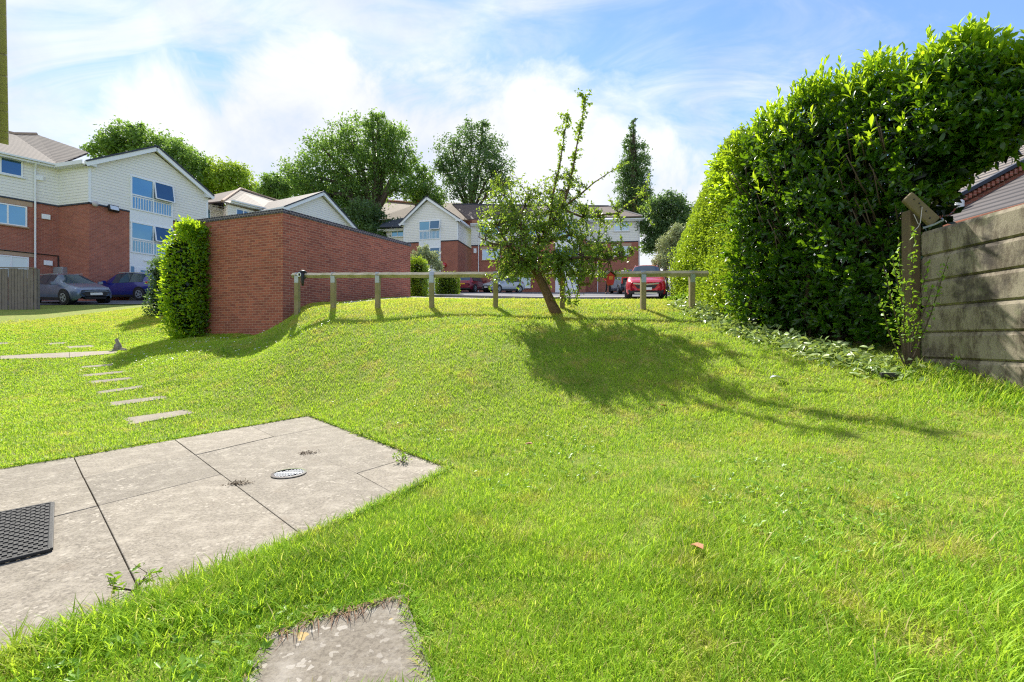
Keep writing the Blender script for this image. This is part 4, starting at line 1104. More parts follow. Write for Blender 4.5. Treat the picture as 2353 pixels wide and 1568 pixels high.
def make_car(name, label, cat, loc, rz, L, Wd, st, col, plate_f='plate_white', trim=True, hscale=1.0, grille='suv', panel_van=False):
    t = thing(name, label, cat, loc, rz)
    e_ = 1.2; gn = Vector((g1(loc[0] - e_, loc[1]) - g1(loc[0] + e_, loc[1]), g1(loc[0], loc[1] - e_) - g1(loc[0], loc[1] + e_), 2 * e_)).normalized()
    t.rotation_euler = (Vector((0, 0, 1)).rotation_difference(gn).to_matrix() @ Matrix.Rotation(rz, 3, 'Z')).to_euler()
    pm = paint('paint_' + name, col)
    hw = Wd / 2; rings = []
    for (f, wf, z0, zb, zt, rf) in st:
        y = f * L - L / 2; w = hw * wf; zb *= hscale; zt *= hscale
        mid = z0 + (zb - z0) * .55
        rings.append([(w * .90, y, z0), (w * .985, y, z0 + .10), (w * 1.0, y, mid), (w * .955, y, zb), (hw * rf * (1.0), y, zt - (zt - zb) * .12), (hw * rf * .72, y, zt - .012), (0, y, zt)])
    V = []; 
    for r_ in rings: V += [Vector(q) for q in r_] + [Vector((-q[0], q[1], q[2])) for q in r_[-2::-1]]
    nr_ = 13; body = []; wind = []; rear = []; side = []
    cab = range(4, 9)
    for i in range(len(st) - 1):
        for j in range(nr_ - 1):
            f = (i * nr_ + j, i * nr_ + j + 1, (i + 1) * nr_ + j + 1, (i + 1) * nr_ + j)
            jj = j if j < 6 else 11 - j
            if i == 4 and jj in (4, 5): wind.append(f)
            elif i in (5, 6, 7) and jj == 3 and not (panel_van and i > 5): side.append((i, j < 6, f))
            elif i == 8 and jj in (4, 5) and not panel_van: rear.append(f)
            else: body.append(f)
    bodyf = body + [tuple(range(nr_)), tuple((len(st) - 1) * nr_ + k for k in range(nr_ - 1, -1, -1))]
    def sub(fs, nm, m, push=0.0, par=t, ss=2):
        used = sorted({k for f in fs for k in f}); mp = {k: i for i, k in enumerate(used)}
        vs_ = [V[k] * 1.0 for k in used]
        if push:
            c_ = sum(vs_, Vector()) / len(vs_)
            vs_ = [v.lerp(c_, .035) + Vector((math.copysign(push, v.x) if nm == 'side_window' else 0, 0, 0)) for v in vs_]
        mb = MB(); mb.add(vs_, [tuple(mp[k] for k in f) for f in fs])
        o = mb.build(nm, m, par, smooth=True)
        if ss:
            md = o.modifiers.new('sub', 'SUBSURF'); md.levels = ss; md.render_levels = ss; md.boundary_smooth = 'PRESERVE_CORNERS'
        return o
    sub(bodyf, 'body', pm)
    if wind: sub(wind, 'windscreen', M['car_glass'])
    if rear: sub(rear, 'rear_window', M['car_glass'])
    for sgn in (True, False):
        for i, s_, f in side:
            if s_ == sgn: sub([f], 'side_window', M['car_glass'], .004, ss=0)
    # backing so nobody sees through
    yb0, yb1 = st[4][0] * L - L / 2, st[8][0] * L - L / 2
    inner = MB(); zb = st[6][3] * hscale; zt = st[6][4] * hscale
    inner.box((0, (yb0 + yb1) / 2 + .1, zb - .25), (Wd * .84, yb1 - yb0, .4))
    for sx in (-.38, .38):
        for yy in (.05, 1.0): inner.box((sx * Wd / 1.8, yb0 + 1.1 + yy, zb + .1), (.46, .16, .62))
    inner.build('interior', M['black'], t, bevel=.03)
    # wheels
    r_ = .335 * (1.05 if st is SUV else 1.0); ya, yb = -L / 2 + .19 * L + .02, L / 2 - .19 * L
    for yy in (ya, yb):
        for sx in (-1, 1):
            ar = MB(); n_ = 22; x = sx * (hw * .985 + .006)
            ar.tube([(x - sx * .25, yy, r_ + .02), (x + sx * .012, yy, r_ + .02)], r_ + .075, n_); ar.build('wheel_arch', M['black'], t)
            wmb = MB(); xw = sx * (hw - .10)
            wmb.tube([(xw - sx * .1, yy, r_), (xw - sx * .085, yy, r_), (xw + sx * .10, yy, r_), (xw + sx * .125, yy, r_)], [r_ - .03, r_, r_, r_ - .03], 24)
            wh = wmb.build('wheel', M['rubber'], t)
            rim = MB(); rim.tube([(xw + sx * .118, yy, r_), (xw + sx * .130, yy, r_)], r_ * .66, 20)
            rim.build('rim', M['galv'], wh)
            sp = MB()
            for k in range(5):
                a = k * 1.2566 + .6; c_ = Vector((xw + sx * .133, yy + math.cos(a) * r_ * .40, r_ + math.sin(a) * r_ * .40))
                sp.tube([c_ - Vector((sx * .003, 0, 0)), c_ + Vector((sx * .003, 0, 0))], r_ * .15, 8)
            sp.build('wheel_hole', M['black'], wh)
    yf = -L / 2; h_ = hscale
    fz = st[1][3] * h_
    # front face
    if grille == 'suv':
        mb = MB(); mb.slab([(-.50, yf - .035, fz - .10), (.50, yf - .035, fz - .10), (.36, yf - .035, fz - .26), (-.36, yf - .035, fz - .26)], (0, .12, 0)); mb.build('grille', M['black'], t)
        mb = MB(); mb.beam((-.56, yf - .03, fz - .02), (0, yf - .055, fz - .08), .03, .06); mb.beam((.56, yf - .03, fz - .02), (0, yf - .055, fz - .08), .03, .06); mb.build('grille_bar', M['chrome'], t)
        mb = MB(); mb.slab([(-.80, yf + .02, .44), (.80, yf + .02, .44), (.76, yf + .05, .27), (-.76, yf + .05, .27)], (0, .25, 0)); mb.build('lower_bumper', M['black'], t, bevel=.03)
        mb = MB(); mb.beam((-.5, yf + .0, .30), (.5, yf + .0, .30), .03, .05); mb.build('skid_plate', M['chrome'], t)
    else:
        mb = MB(); mb.slab([(-.58, yf - .03, fz - .13), (-.4, yf - .035, fz - .07), (.4, yf - .035, fz - .07), (.58, yf - .03, fz - .13), (.40, yf - .035, fz - .30), (-.40, yf - .035, fz - .30)], (0, .12, 0)); mb.build('grille', M['black'], t)
        mb = MB(); mb.slab([(-.5, yf - .0, .34), (.5, yf - .0, .34), (.42, yf + .02, .22), (-.42, yf + .02, .22)], (0, .2, 0)); mb.build('lower_bumper', M['black'], t, bevel=.02)
    for sx in (-1, 1):
        yk = yf + st[1][0] * L
        mb = MB(); zl = fz + .03
        mb.slab([(sx * .48, yf + .02, zl - .06), (sx * hw * .82, yf + .17, zl + .0), (sx * hw * .80, yf + .22, zl + .09), (sx * .50, yf + .05, zl + .03)], (0, .2, -.01)); mb.build('headlight', M['lamp_glass'], t, bevel=.012)
        mb = MB(); mb.slab([(sx * .56, yf + .02, .50), (sx * .76, yf + .10, .51), (sx * .76, yf + .10, .42), (sx * .60, yf + .02, .43)], (0, .12, 0)); mb.build('fog_lamp', M['black'] if grille != 'suv' else M['lamp_glass'], t, bevel=.01)
        # rear lamps
        yr = L / 2; zr_ = st[9][3] * h_
        if panel_van: mb = MB(); mb.box((sx * (hw - .07), yr - .0, 1.0), (.1, .09, .42)); mb.build('rear_light', M['red_lens'], t, bevel=.01)
        else: mb = MB(); mb.slab([(sx * .44, yr - .02, zr_ - .16), (sx * hw * .955, yr - .26, zr_ - .13), (sx * hw * .955, yr - .30, zr_ + .02), (sx * .46, yr - .03, zr_ - .05)], (0, -.1, 0)); mb.build('rear_light', M['red_lens'], t, bevel=.012)
        # mirrors
        ym = (st[4][0] + .06) * L - L / 2; zm = st[5][3] * h_ + .08
        mb = MB(); mb.box((sx * (hw + .10), ym, zm), (.2, .11, .15)); mb.beam((sx * (hw - .08), ym + .02, zm - .06), (sx * (hw + .04), ym, zm - .03), .05, .04); mb.build('mirror', pm, t, bevel=.035)
        if trim: mb = MB(); mb.beam((sx * (hw * .985 + .004), ya + .42, .27), (sx * (hw * .985 + .004), yb - .42, .27), .03, .12); mb.build('side_skirt', M['black'], t, bevel=.01)
        if trim and not panel_van: mb = MB(); mb.beam((sx * hw * .57, -.3, st[6][4] * h_ - .03), (sx * hw * .55, L * .3, st[7][4] * h_ - .05), .035, .035); mb.build('roof_rail', M['galv'], t)
    mb = MB(); mb.box((0, yf - .05, .50), (.52, .02, .115)); mb.build('number_plate', M[plate_f], t)
    mb = MB(); mb.box((0, L / 2 + .012, .80 if not panel_van else .95), (.52, .02, .115)); mb.build('number_plate', M['plate_yellow'], t)
    mb = MB(); mb.slab([(-.76, L / 2 - .02, .50), (.76, L / 2 - .02, .50), (.74, L / 2 - .03, .28), (-.74, L / 2 - .03, .28)], (0, -.2, 0)); mb.build('rear_bumper', M['black'], t, bevel=.03)
    return t


def gput(px, d): q = XY(px, d); return (q.x, q.y, g1(q.x, q.y) + .035)


make_car('parked_car', 'bright red SUV facing the rail with chrome grille bar', 'car', gput(1483, 20.9 + 2.0), rad(-16), 4.55, 1.86, SUV, S(196, 26, 40), grille='suv')
make_car('parked_car', 'metallic grey hatchback crossover parked beside the board fence', 'car', gput(160, 23.6), rad(72), 4.2, 1.80, HATCH, S(104, 120, 142), grille='hatch')
make_car('parked_car', 'dark blue SUV seen from behind by the stair tower', 'car', gput(310, 27.6), rad(-100), 4.5, 1.84, SUV, S(18, 36, 128), grille='suv')
make_car('parked_car', 'dark red SUV parked tail first near the square hedge', 'car', gput(1086, 43.6), rad(160), 4.4, 1.84, SUV, S(128, 18, 44), grille='suv')
make_car('parked_car', 'silver hatchback parked behind the fence rail beside the dark red car', 'car', gput(1157, 43.2), rad(-50), 4.1, 1.72, HATCH, S(178, 186, 194), grille='hatch')
make_car('parked_van', 'navy blue van with yellow rear plate behind the bright red car', 'van', gput(1437, 36.5), rad(180), 4.9, 1.9, VAN, S(28, 40, 62), grille='hatch', panel_van=True)

# ------------------------------------------------------------------ person, feeders, small things
pq = XY(1397, 34.5); pz = g1(pq.x, pq.y) + .04
t = thing('person', 'person in a red jacket and black trousers walking past the navy van', 'person', (pq.x, pq.y, pz))


def skin(name, verts, edges, radii, m, par):
    me = bpy.data.meshes.new(name); me.from_pydata(verts, edges, []); me.update()
    o = bpy.data.objects.new(name, me); COL.objects.link(o); o.parent = par; me.materials.append(m)
    md = o.modifiers.new('skin', 'SKIN'); md.use_smooth_shade = True
    for i, r_ in enumerate(radii): me.skin_vertices[0].data[i].radius = (r_, r_ * .9)
    me.skin_vertices[0].data[0].use_root = True
    s_ = o.modifiers.new('sub', 'SUBSURF'); s_.levels = 1; s_.render_levels = 2
    return o


M['skin'] = plain('skin', S(214, 160, 130), .5, .05); M['jacket'] = plain('red_jacket', S(190, 34, 24), .8, .1); M['trousers'] = plain('black_trousers', S(24, 26, 30), .85, .1); M['hair'] = plain('brown_hair', S(70, 50, 36), .8, .1)
bv = [(0, 0, .92), (0, 0, 1.12), (0, .0, 1.36), (0, 0, 1.50), (0, -.02, 1.60), (0, -.03, 1.70), (.1, 0, .88), (.11, -.10, .50), (.12, .06, .10), (.13, -.10, .05), (-.1, 0, .88), (-.11, -.03, .50), (-.13, .22, .14), (-.13, .10, .06),
      (.20, 0, 1.42), (.27, .0, 1.15), (.20, -.2, .98), (.16, -.27, .96), (-.20, 0, 1.42), (-.28, 0, 1.15), (-.22, -.2, .98), (-.18, -.27, .96)]
be = [(0, 1), (1, 2), (2, 3), (3, 4), (4, 5), (0, 6), (6, 7), (7, 8), (8, 9), (0, 10), (10, 11), (11, 12), (12, 13), (2, 14), (14, 15), (15, 16), (16, 17), (2, 18), (18, 19), (19, 20), (20, 21)]
br_ = [.15, .14, .16, .06, .085, .08, .09, .062, .045, .045, .09, .062, .045, .045, .06, .046, .034, .04, .06, .046, .034, .04]
skin('body', bv, be, br_, M['skin'], t)
skin('trousers', [bv[i] for i in (0, 6, 7, 8, 10, 11, 12)], [(0, 1), (1, 2), (2, 3), (0, 4), (4, 5), (5, 6)], [.165, .105, .08, .065, .105, .08, .065], M['trousers'], t)
skin('jacket', [(0, 0, .95)] + [bv[i] for i in (1, 2, 3, 14, 15, 16, 18, 19, 20)], [(0, 1), (1, 2), (2, 3), (2, 4), (4, 5), (5, 6), (2, 7), (7, 8), (8, 9)], [.18, .165, .18, .075, .078, .062, .05, .078, .062, .05], M['jacket'], t)
mb = MB(); mb.lathe([(.02, .12), (.07, .1), (.098, .04), (.1, -.02), (.085, -.06)], 14, (0, -.015, 1.70)); mb.build('hair', M['hair'], t, smooth=True)
for f in ((.13, -.13), (-.13, .07)): MB().box((f[0], f[1] - .02, .05), (.1, .28, .09)).build('shoe', M['black'], t, bevel=.03)

# red bird house hanging in the apple tree
q = P(1402, 640, 8.9); t = thing('bird_house', 'red wooden bird house with pitched roof hanging from the apple tree', 'bird house', q)
mb = MB(); mb.slab([(-.075, -.06, .045), (.075, -.06, .045), (.075, -.06, -.03), (.05, -.06, -.13), (-.05, -.06, -.13), (-.075, -.06, -.03)], (0, .12, 0)); mb.slab([(-.075, -.06, .046), (.075, -.06, .046), (0, -.06, .115)], (0, .12, 0)); M['red_wood'] = plain('red_wood', S(188, 36, 22), .6, .12); hb = mb.build('box', M['red_wood'], t, bevel=.004)
for sx in (-1, 1): mb = MB(); mb.beam((0, -.02 + .02, .135), (sx * .105, 0, .042), .16, .016, (0, 0, 1)) if False else mb.slab([(0, -.08, .128), (sx * .11, -.08, .04), (sx * .11, .08, .04), (0, .08, .128)], (0, 0, .014)); mb.build('roof', M['old_wood'], t)
mb = MB()
for i in range(3):
    for k in range(3): mb.box((-.024 + i * .024, -.062, -.02 + k * .024), (.018, .006, .018))
mb.build('front_grid', M['plate_yellow'], t)
mb = MB(); mb.tube([(0, 0, .14), (.01, .01, .34)], .003, 5); mb.build('cord', M['black'], t)
q = P(1288, 640, 9.0); t = thing('tube_feeder', 'brown tube bird feeder hanging beside the apple trunk', 'bird feeder', q)
mb = MB(); mb.lathe([(.035, -.13), (.042, -.12), (.042, .10), (.05, .105), (.03, .14), (.006, .15)], 14); M['tan'] = plain('tan_plastic', S(176, 132, 88), .5, .1); mb.build('tube', M['tan'], t, smooth=False)
mb = MB(); mb.tube([(0, 0, .15), (0, 0, .36)], .003, 5); mb.build('cord', M['black'], t)
q = P(1342, 653, 8.8); t = thing('tray_feeder', 'shallow brown tray feeder hanging on cords under the apple branches', 'bird feeder', q)
mb = MB(); mb.lathe([(.02, -.03), (.09, -.012), (.13, .012), (.135, .012), (.09, -.022)], 18); mb.build('dish', M['old_wood'], t)
mb = MB()
for a in (0, 2.09, 4.19): mb.tube([(.13 * math.cos(a), .13 * math.sin(a), .012), (0, 0, .26)], .003, 5)
mb.tube([(0, 0, .26), (0, 0, .4)], .003, 5); mb.build('cord', M['black'], t)

# garden ornament: a sitting stone animal by the end of the path
q = gpx(272, 806); t = thing('garden_ornament', 'small grey stone animal figure sitting at the end of the path', 'garden ornament', q)
mb = MB(); mb.tube([(0, 0, .03), (.0, 0, .09), (-.01, 0, .20), (-.03, 0, .27), (-.05, 0, .33), (-.09, 0, .34), (-.12, 0, .325)], [.085, .1, .075, .052, .055, .045, .015], 10)
mb.tube([(-.04, .025, .37), (-.025, .03, .42)], [.016, .006], 6); mb.tube([(-.04, -.025, .37), (-.025, -.03, .42)], [.016, .006], 6); mb.tube([(-.05, .05, .2), (-.09, .05, .1), (-.1, .05, .03)], [.03, .025, .03], 6); mb.tube([(-.05, -.05, .2), (-.09, -.05, .1), (-.1, -.05, .03)], [.03, .025, .03], 6)
mb.tube([(.06, 0, .05), (.15, 0, .05), (.22, .05, .04)], [.05, .04, .02], 8)
mb.build('figure', M['slab_plain'], t, smooth=True)
MB().box((.02, 0, .01), (.42, .2, .06)).build('base', M['slab_plain'], t, bevel=.02); t.scale = (.8, .8, .8)

# solar light box, litter
q = gpx(2043, 870); t = thing('solar_light', 'small black solar light with silver top in the right hand lawn', 'garden light', q, rad(-20))
MB().box((0, 0, .035), (.16, .07, .05)).build('case', M['black'], t, bevel=.008); MB().box((0, -.01, .063), (.145, .05, .006)).build('solar_panel', M['chrome'], t)
q = gpx(1786, 878); t = thing('fallen_leaf', 'pale curled fallen leaf lying alone on the lawn', 'leaf', q + Vector((0, 0, .03)))
mb = MB(); mb.add([(-.09, 0, .02), (-.03, .045, .05), (.05, .03, .035), (.09, 0, .0), (.05, -.03, .03), (-.03, -.045, .045), (0, 0, .01)], [(0, 6, 1), (1, 6, 2), (2, 6, 3), (3, 6, 4), (4, 6, 5), (5, 6, 0)]); mb.build('blade', M['upvc_dirty'], t, smooth=True)
M['dead_leaf'] = plain('dead_leaf', S(150, 98, 58), .7, .2, 20)
for x, y, lab, rz_ in ((1525, 941, 'brown fallen leaf in the lawn below the tree shadow', .4), (1602, 1280, 'tan fallen leaf in the right foreground grass', 1.9), (1215, 1032, 'brown fallen leaf in mid lawn right of the patio corner', 2.8)):
    q = gpx(x, y); t = thing('fallen_leaf', lab, 'leaf', q + Vector((0, 0, .035)), rz_, 'leaves fallen on the lawn')
    mb = MB(); mb.add([(-.04, 0, .012), (-.015, .024, .022), (.02, .02, .012), (.045, 0, .0), (.02, -.02, .016), (-.015, -.024, .02), (0, 0, .002)], [(0, 6, 1), (1, 6, 2), (2, 6, 3), (3, 6, 4), (4, 6, 5), (5, 6, 0)]); mb.build('blade', M['dead_leaf'], t, smooth=True)

# ------------------------------------------------------------------ grass
def poly_np(q): return [(v[0], v[1]) for v in q]


def shrink(q, m_):
    c_ = sum((Vector((v[0], v[1], 0)) for v in q), Vector()) / len(q)
    return [tuple((Vector((v[0], v[1], 0)) + (c_ - Vector((v[0], v[1], 0))).normalized() * m_)[:2]) for v in q]


EXCL = [shrink(PATIO, .03), shrink(near_slab, .035)] + [shrink(q, .05) for q in STONE_POLYS] + [poly_np(GAR)]
LAWN = [(-30, .3), (6.5, .3), (4.88, 2.0), (5.0, 5.6), (4.1, 8.1), (4.3, 12.1), (-5.0, 12.4), (-4.0, 17.5), (-12.5, 23.2), (-15.5, 22.9), (-24, 20.6), (-34, 19.6)]


def scatter(n, rmax, power):
    """points on the lawn, density falling with distance from the viewer"""
    u = rng.uniform(0, 1, n)
    r_ = np.where(u < .16, np.sqrt(rng.uniform(.25, 4.0, n)), 2.0 * (rmax / 2.0) ** rng.uniform(0, 1, n) ** power)
    a = rng.uniform(rad(-66), rad(66), n)
    X = r_ * np.sin(a); Y = r_ * np.cos(a)
    ok = in_poly(X, Y, LAWN)
    for e in EXCL: ok &= ~in_poly(X, Y, e)
    ok &= ~((X > -.1 - 0 * Y) & (Y < .5))
    X = X[ok]; Y = Y[ok]
    bare = np.sin(X * 5.3 + 2 * np.sin(Y * 1.9)) * np.sin(Y * 6.1 + 1.6 * np.cos(X * 2.7)) + .5 * np.sin(X * 13.1 + Y * 7.7) * np.sin(Y * 15.3 - X * 4.1)
    ok = rng.uniform(0, 1, len(X)) > np.clip((bare - .45) * 1.2, 0, .75)
    X = X[ok]; Y = Y[ok]
    return X, Y


def grass(name, n, hmin, hmax, wid, power=1.0, m='grass', lean=.55, rmax=24):
    X, Y = scatter(n, rmax, power); Z = gz(X, Y) - .004; k = len(X); r_ = np.hypot(X, Y)
    yaw = rng.uniform(0, 6.283, k)
    ln = rng.uniform(.1, lean, k)
    D = np.stack([np.cos(yaw) * ln, np.sin(yaw) * ln, np.ones(k)], -1)
    Nn = np.stack([np.cos(yaw), np.sin(yaw), -ln * 0], -1)
    clump = .65 + .7 * (np.sin(X * 3.1 + np.sin(Y * 2.3) * 1.7) * np.sin(Y * 3.7 + np.cos(X * 1.9) * 1.3) * .5 + .5)
    L = rng.uniform(hmin, hmax, k) * clump
    Wd = wid * np.maximum(1, r_ / 3.2) * rng.uniform(.7, 1.3, k)
    return np.stack([X, Y, Z], -1), D, Nn, L, Wd


def grass_mid(n):
    X = rng.uniform(-17, 5, n); Y = rng.uniform(4.0, 21, n); k_ = (X / Y > -1.25); X = X[k_]; Y = Y[k_]; n = len(X)
    ok = in_poly(X, Y, LAWN)
    for e in EXCL: ok &= ~in_poly(X, Y, e)
    X = X[ok]; Y = Y[ok]; k = len(X); yaw = rng.uniform(0, 6.283, k); ln = rng.uniform(.1, 1.0, k)
    return (np.stack([X, Y, gz(X, Y) - .004], -1), np.stack([np.cos(yaw) * ln, np.sin(yaw) * ln, np.ones(k)], -1), np.stack([np.cos(yaw), np.sin(yaw), 0 * ln], -1), rng.uniform(.02, .055, k), .006 * np.maximum(1, np.hypot(X, Y) / 7) * rng.uniform(.7, 1.3, k))


parts = [grass_mid(640000), grass('g', 620000, .018, .05, .0030, 1.0, lean=1.0), grass('g', 50000, .035, .085, .0034, 1.4, lean=.8)]
# longer unmown grass beside the patio and at the right fence foot
def longer(n, cx, cy, sx, sy, ang, hmin, hmax, wid):
    x = rng.normal(0, sx, n); y = rng.normal(0, sy, n); ca, sa = math.cos(ang), math.sin(ang)
    X = cx + x * ca - y * sa; Y = cy + x * sa + y * ca
    ok = in_poly(X, Y, [(-9, .3), (9, .3), (4.86, 2.0), (4.98, 5.7), (3.9, 7.5), (-9, 9)])
    for e in EXCL[:2]: ok &= ~in_poly(X, Y, e)
    X = X[ok]; Y = Y[ok]; k = len(X); yaw = rng.uniform(0, 6.283, k); ln = rng.uniform(.2, 1.0, k)
    return (np.stack([X, Y, gz(X, Y) - .004], -1), np.stack([np.cos(yaw) * ln, np.sin(yaw) * ln, np.ones(k)], -1), np.stack([np.cos(yaw), np.sin(yaw), 0 * ln], -1), rng.uniform(hmin, hmax, k), wid * rng.uniform(.7, 1.3, k))


parts.append(longer(9000, -1.45, 1.75, .75, .16, .55, .05, .13, .0045))
parts.append(longer(4000, -.9, 2.4, .8, .1, .6, .04, .09, .004))
parts.append(longer(4500, 4.6, 4.4, .18, 1.0, 0, .06, .18, .006))
parts.append(longer(3500, 2.0, 1.7, .8, .5, 0, .06, .13, .005))
# fringe along the patio and slab edges
for q, dens in ((PATIO, 700), (near_slab, 900)):
    for i in range(len(q)):
        a_, b2 = Vector(q[i][:2]), Vector(q[(i + 1) % len(q)][:2]); k = int((b2 - a_).length * dens)
        u = rng.uniform(0, 1, k); X = a_.x + (b2.x - a_.x) * u + rng.normal(0, .028, k); Y = a_.y + (b2.y - a_.y) * u + rng.normal(0, .028, k)
        ok = ~in_poly(X, Y, EXCL[0]) & ~in_poly(X, Y, EXCL[1]) & (Y > .8); X = X[ok]; Y = Y[ok]; k = len(X); yaw = rng.uniform(0, 6.283, k); ln = rng.uniform(.4, 1.6, k)
        parts.append((np.stack([X, Y, np.zeros(k)], -1), np.stack([np.cos(yaw) * ln, np.sin(yaw) * ln, np.ones(k)], -1), np.stack([np.cos(yaw), np.sin(yaw), 0 * ln], -1), rng.uniform(.03, .08, k), .004 * rng.uniform(.7, 1.4, k) * max(1, a_.length / 3.2)))
cat = [np.concatenate([q[i] for q in parts]) for i in range(5)]
# one patch of lawn inside the garage shadow etc. is the same grass: one object
gv = place(BLADE_T, *cat)
tag(np_mesh('grass', gv, BLADE_F, M['grass']), 'short sunlit green grass covering the lawn and the mound', 'grass', kind='stuff')

# broad leaved weeds and clover in the lawn
X, Y = scatter(6500, 14, 1.1); k = len(X)
keep = (noise_keep := (np.sin(X * 2.1 + 1) * np.cos(Y * 1.7 - X) > .25)); X = X[keep]; Y = Y[keep]; k = len(X)
a = rng.uniform(0, 6.283, (k, 4)) ; cen = np.stack([X, Y, gz(X, Y) + .012], -1)
D = np.stack([np.cos(a), np.sin(a), rng.uniform(.2, 1.0, a.shape)], -1).reshape(-1, 3); Pb = np.repeat(cen, 4, 0); n4 = len(Pb)
v = place(LEAF_T, Pb, D, np.tile([0, 0, 1.0], (n4, 1)) + rng.normal(size=(n4, 3)) * .2, rng.uniform(.02, .045, n4), rng.uniform(.01, .024, n4))
tag(np_mesh('lawn_weeds', v, LEAF_F, M['weed']), 'small broad leaved weeds scattered through the lawn', 'weeds', kind='stuff')
# daisies in the shade of the store
k = 260; q0 = np.stack([rng.uniform(-9.0, -3.6, k), rng.uniform(9.2, 12.6, k)], -1)
ok = ~in_poly(q0[:, 0], q0[:, 1], poly_np(GAR)); q0 = q0[ok]; k = len(q0)
M['daisy'] = plain('daisy_petal', S(240, 240, 236), .6, .03)
hexa = np.array([(math.cos(i * 1.0472), math.sin(i * 1.0472), 0) for i in range(6)])
v = np.stack([q0[:, 0], q0[:, 1], gz(q0[:, 0], q0[:, 1]) + rng.uniform(.05, .075, k)], -1)[:, None, :] + hexa[None] * np.array([.016, .016, 0]) + rng.normal(size=(k, 6, 3)) * np.array([0, 0, .004])
tag(np_mesh('daisies', v, [(0, 1, 2, 3, 4, 5)], M['daisy']), 'tiny white daisies in the shaded grass below the brick store', 'daisies', kind='stuff')

# ------------------------------------------------------------------ laurel hedge
hA, hB, hC = np.array([4.03, 8.2]), np.array([5.1, 5.75]), np.array([6.25, 4.25])
ztop_h = H + 3.30


def hedge_front(u):
    """plan point of the front face, u 0..1 from far corner to beyond the fence"""
    return np.where(u[:, None] < .55, hA + (hB - hA) * (u[:, None] / .55), hB + (hC - hB) * ((u[:, None] - .55) / .45))


fn = nrmz(np.array([[-1.85, -1.4]]))[0]      # outward (towards the viewer / lawn)
bk = -fn


def top_z(u):   # uneven top line
    return H - .12 + np.interp(u, [0, .04, .12, .3, .5, .6, .77, 1], [3.1, 3.55, 3.82, 3.82, 3.6, 3.52, 3.2, 3.1]) + .09 * np.sin(u * 31) + .06 * np.sin(u * 57 + 1)


def bot_z(u, X, Y):  # lifted where it hangs over the concrete fence
    g_ = gz(X, Y)
    return np.where(u > .575, 2.62 + (u - .575) / .2 * .72, g_ + .05)


P_, A_ = [], []
def front_pts(n, depth):
    u = rng.uniform(0, 1, n); pl_ = hedge_front(u); zt = top_z(u); zb = bot_z(u, pl_[:, 0], pl_[:, 1])
    v = rng.uniform(0, 1, n); z = zb + (zt - zb) * v
    belly = .20 * np.sin(v * 3.1) + .14 * np.sin(u * 17 + v * 5) + .10 * np.sin(v * 13 + u * 23)
    dd = depth * rng.uniform(0, 1, n) - belly
    pos = np.concatenate([pl_ + bk * dd[:, None], z[:, None]], -1)
    ax = np.concatenate([np.tile(fn, (n, 1)) * .8, np.full((n, 1), .35)], -1) + rng.normal(size=(n, 3)) * .45
    return pos, ax, u, v


pos, ax, u, v = front_pts(2600, .14)
L1 = shoots(pos, ax, 7, .16, .115, .046, .9)
un = rng.uniform(.03, 1, 1500); pl_ = hedge_front(un); dd = rng.uniform(0, 1, 1500) * np.where(un > .57, .55, 1.7)
pos2 = np.concatenate([pl_ + bk * dd[:, None], (top_z(un) + rng.uniform(-.12, .10, 1500))[:, None]], -1)
ax2 = np.tile([0, 0, 1.0], (1500, 1)) + rng.normal(size=(1500, 3)) * .35 + np.concatenate([np.tile(fn, (1500, 1)) * .25, np.zeros((1500, 1))], -1)
L2 = shoots(pos2, ax2, 9, .26, .125, .046, .75)
# far end of the laurel: rounded shoulder above the privet
n3 = 700; dd = rng.uniform(0, 1.7, n3); vv = rng.uniform(.62, 1, n3)
pos3 = np.concatenate([hA + bk * dd[:, None] + np.array([.02, .35]) * rng.uniform(0, 3.2, (n3, 1)), (H + .9 + 2.75 * vv)[:, None]], -1)
ax3 = np.tile([-.6, .3, .7], (n3, 1)) + rng.normal(size=(n3, 3)) * .4
L3 = shoots(pos3, ax3, 8, .2, .115, .045, .85)
# tall leaders sticking out at the top
nl = 46; ul = rng.uniform(.05, 1, nl); pl_ = hedge_front(ul)
pos4 = np.concatenate([pl_ + bk * rng.uniform(0, .5, (nl, 1)), (top_z(ul) + .02)[:, None]], -1)
L4 = shoots(pos4, np.tile([0, 0, 1.0], (nl, 1)) + rng.normal(size=(nl, 3)) * .25, 13, rng.uniform(.35, .6, nl), .13, .048, .6)
# long bright shoots hanging in front
n5 = 44; u5 = rng.uniform(.1, .95, n5); pl_ = hedge_front(u5); z5 = top_z(u5) - rng.uniform(.2, 1.4, n5)
pos5 = np.concatenate([pl_ + fn * rng.uniform(.05, .2, (n5, 1)), z5[:, None]], -1)
L5 = shoots(pos5, np.concatenate([np.tile(fn, (n5, 1)) * .6, np.full((n5, 1), .8)], -1) + rng.normal(size=(n5, 3)) * .3, 11, .4, .15, .05, .8)
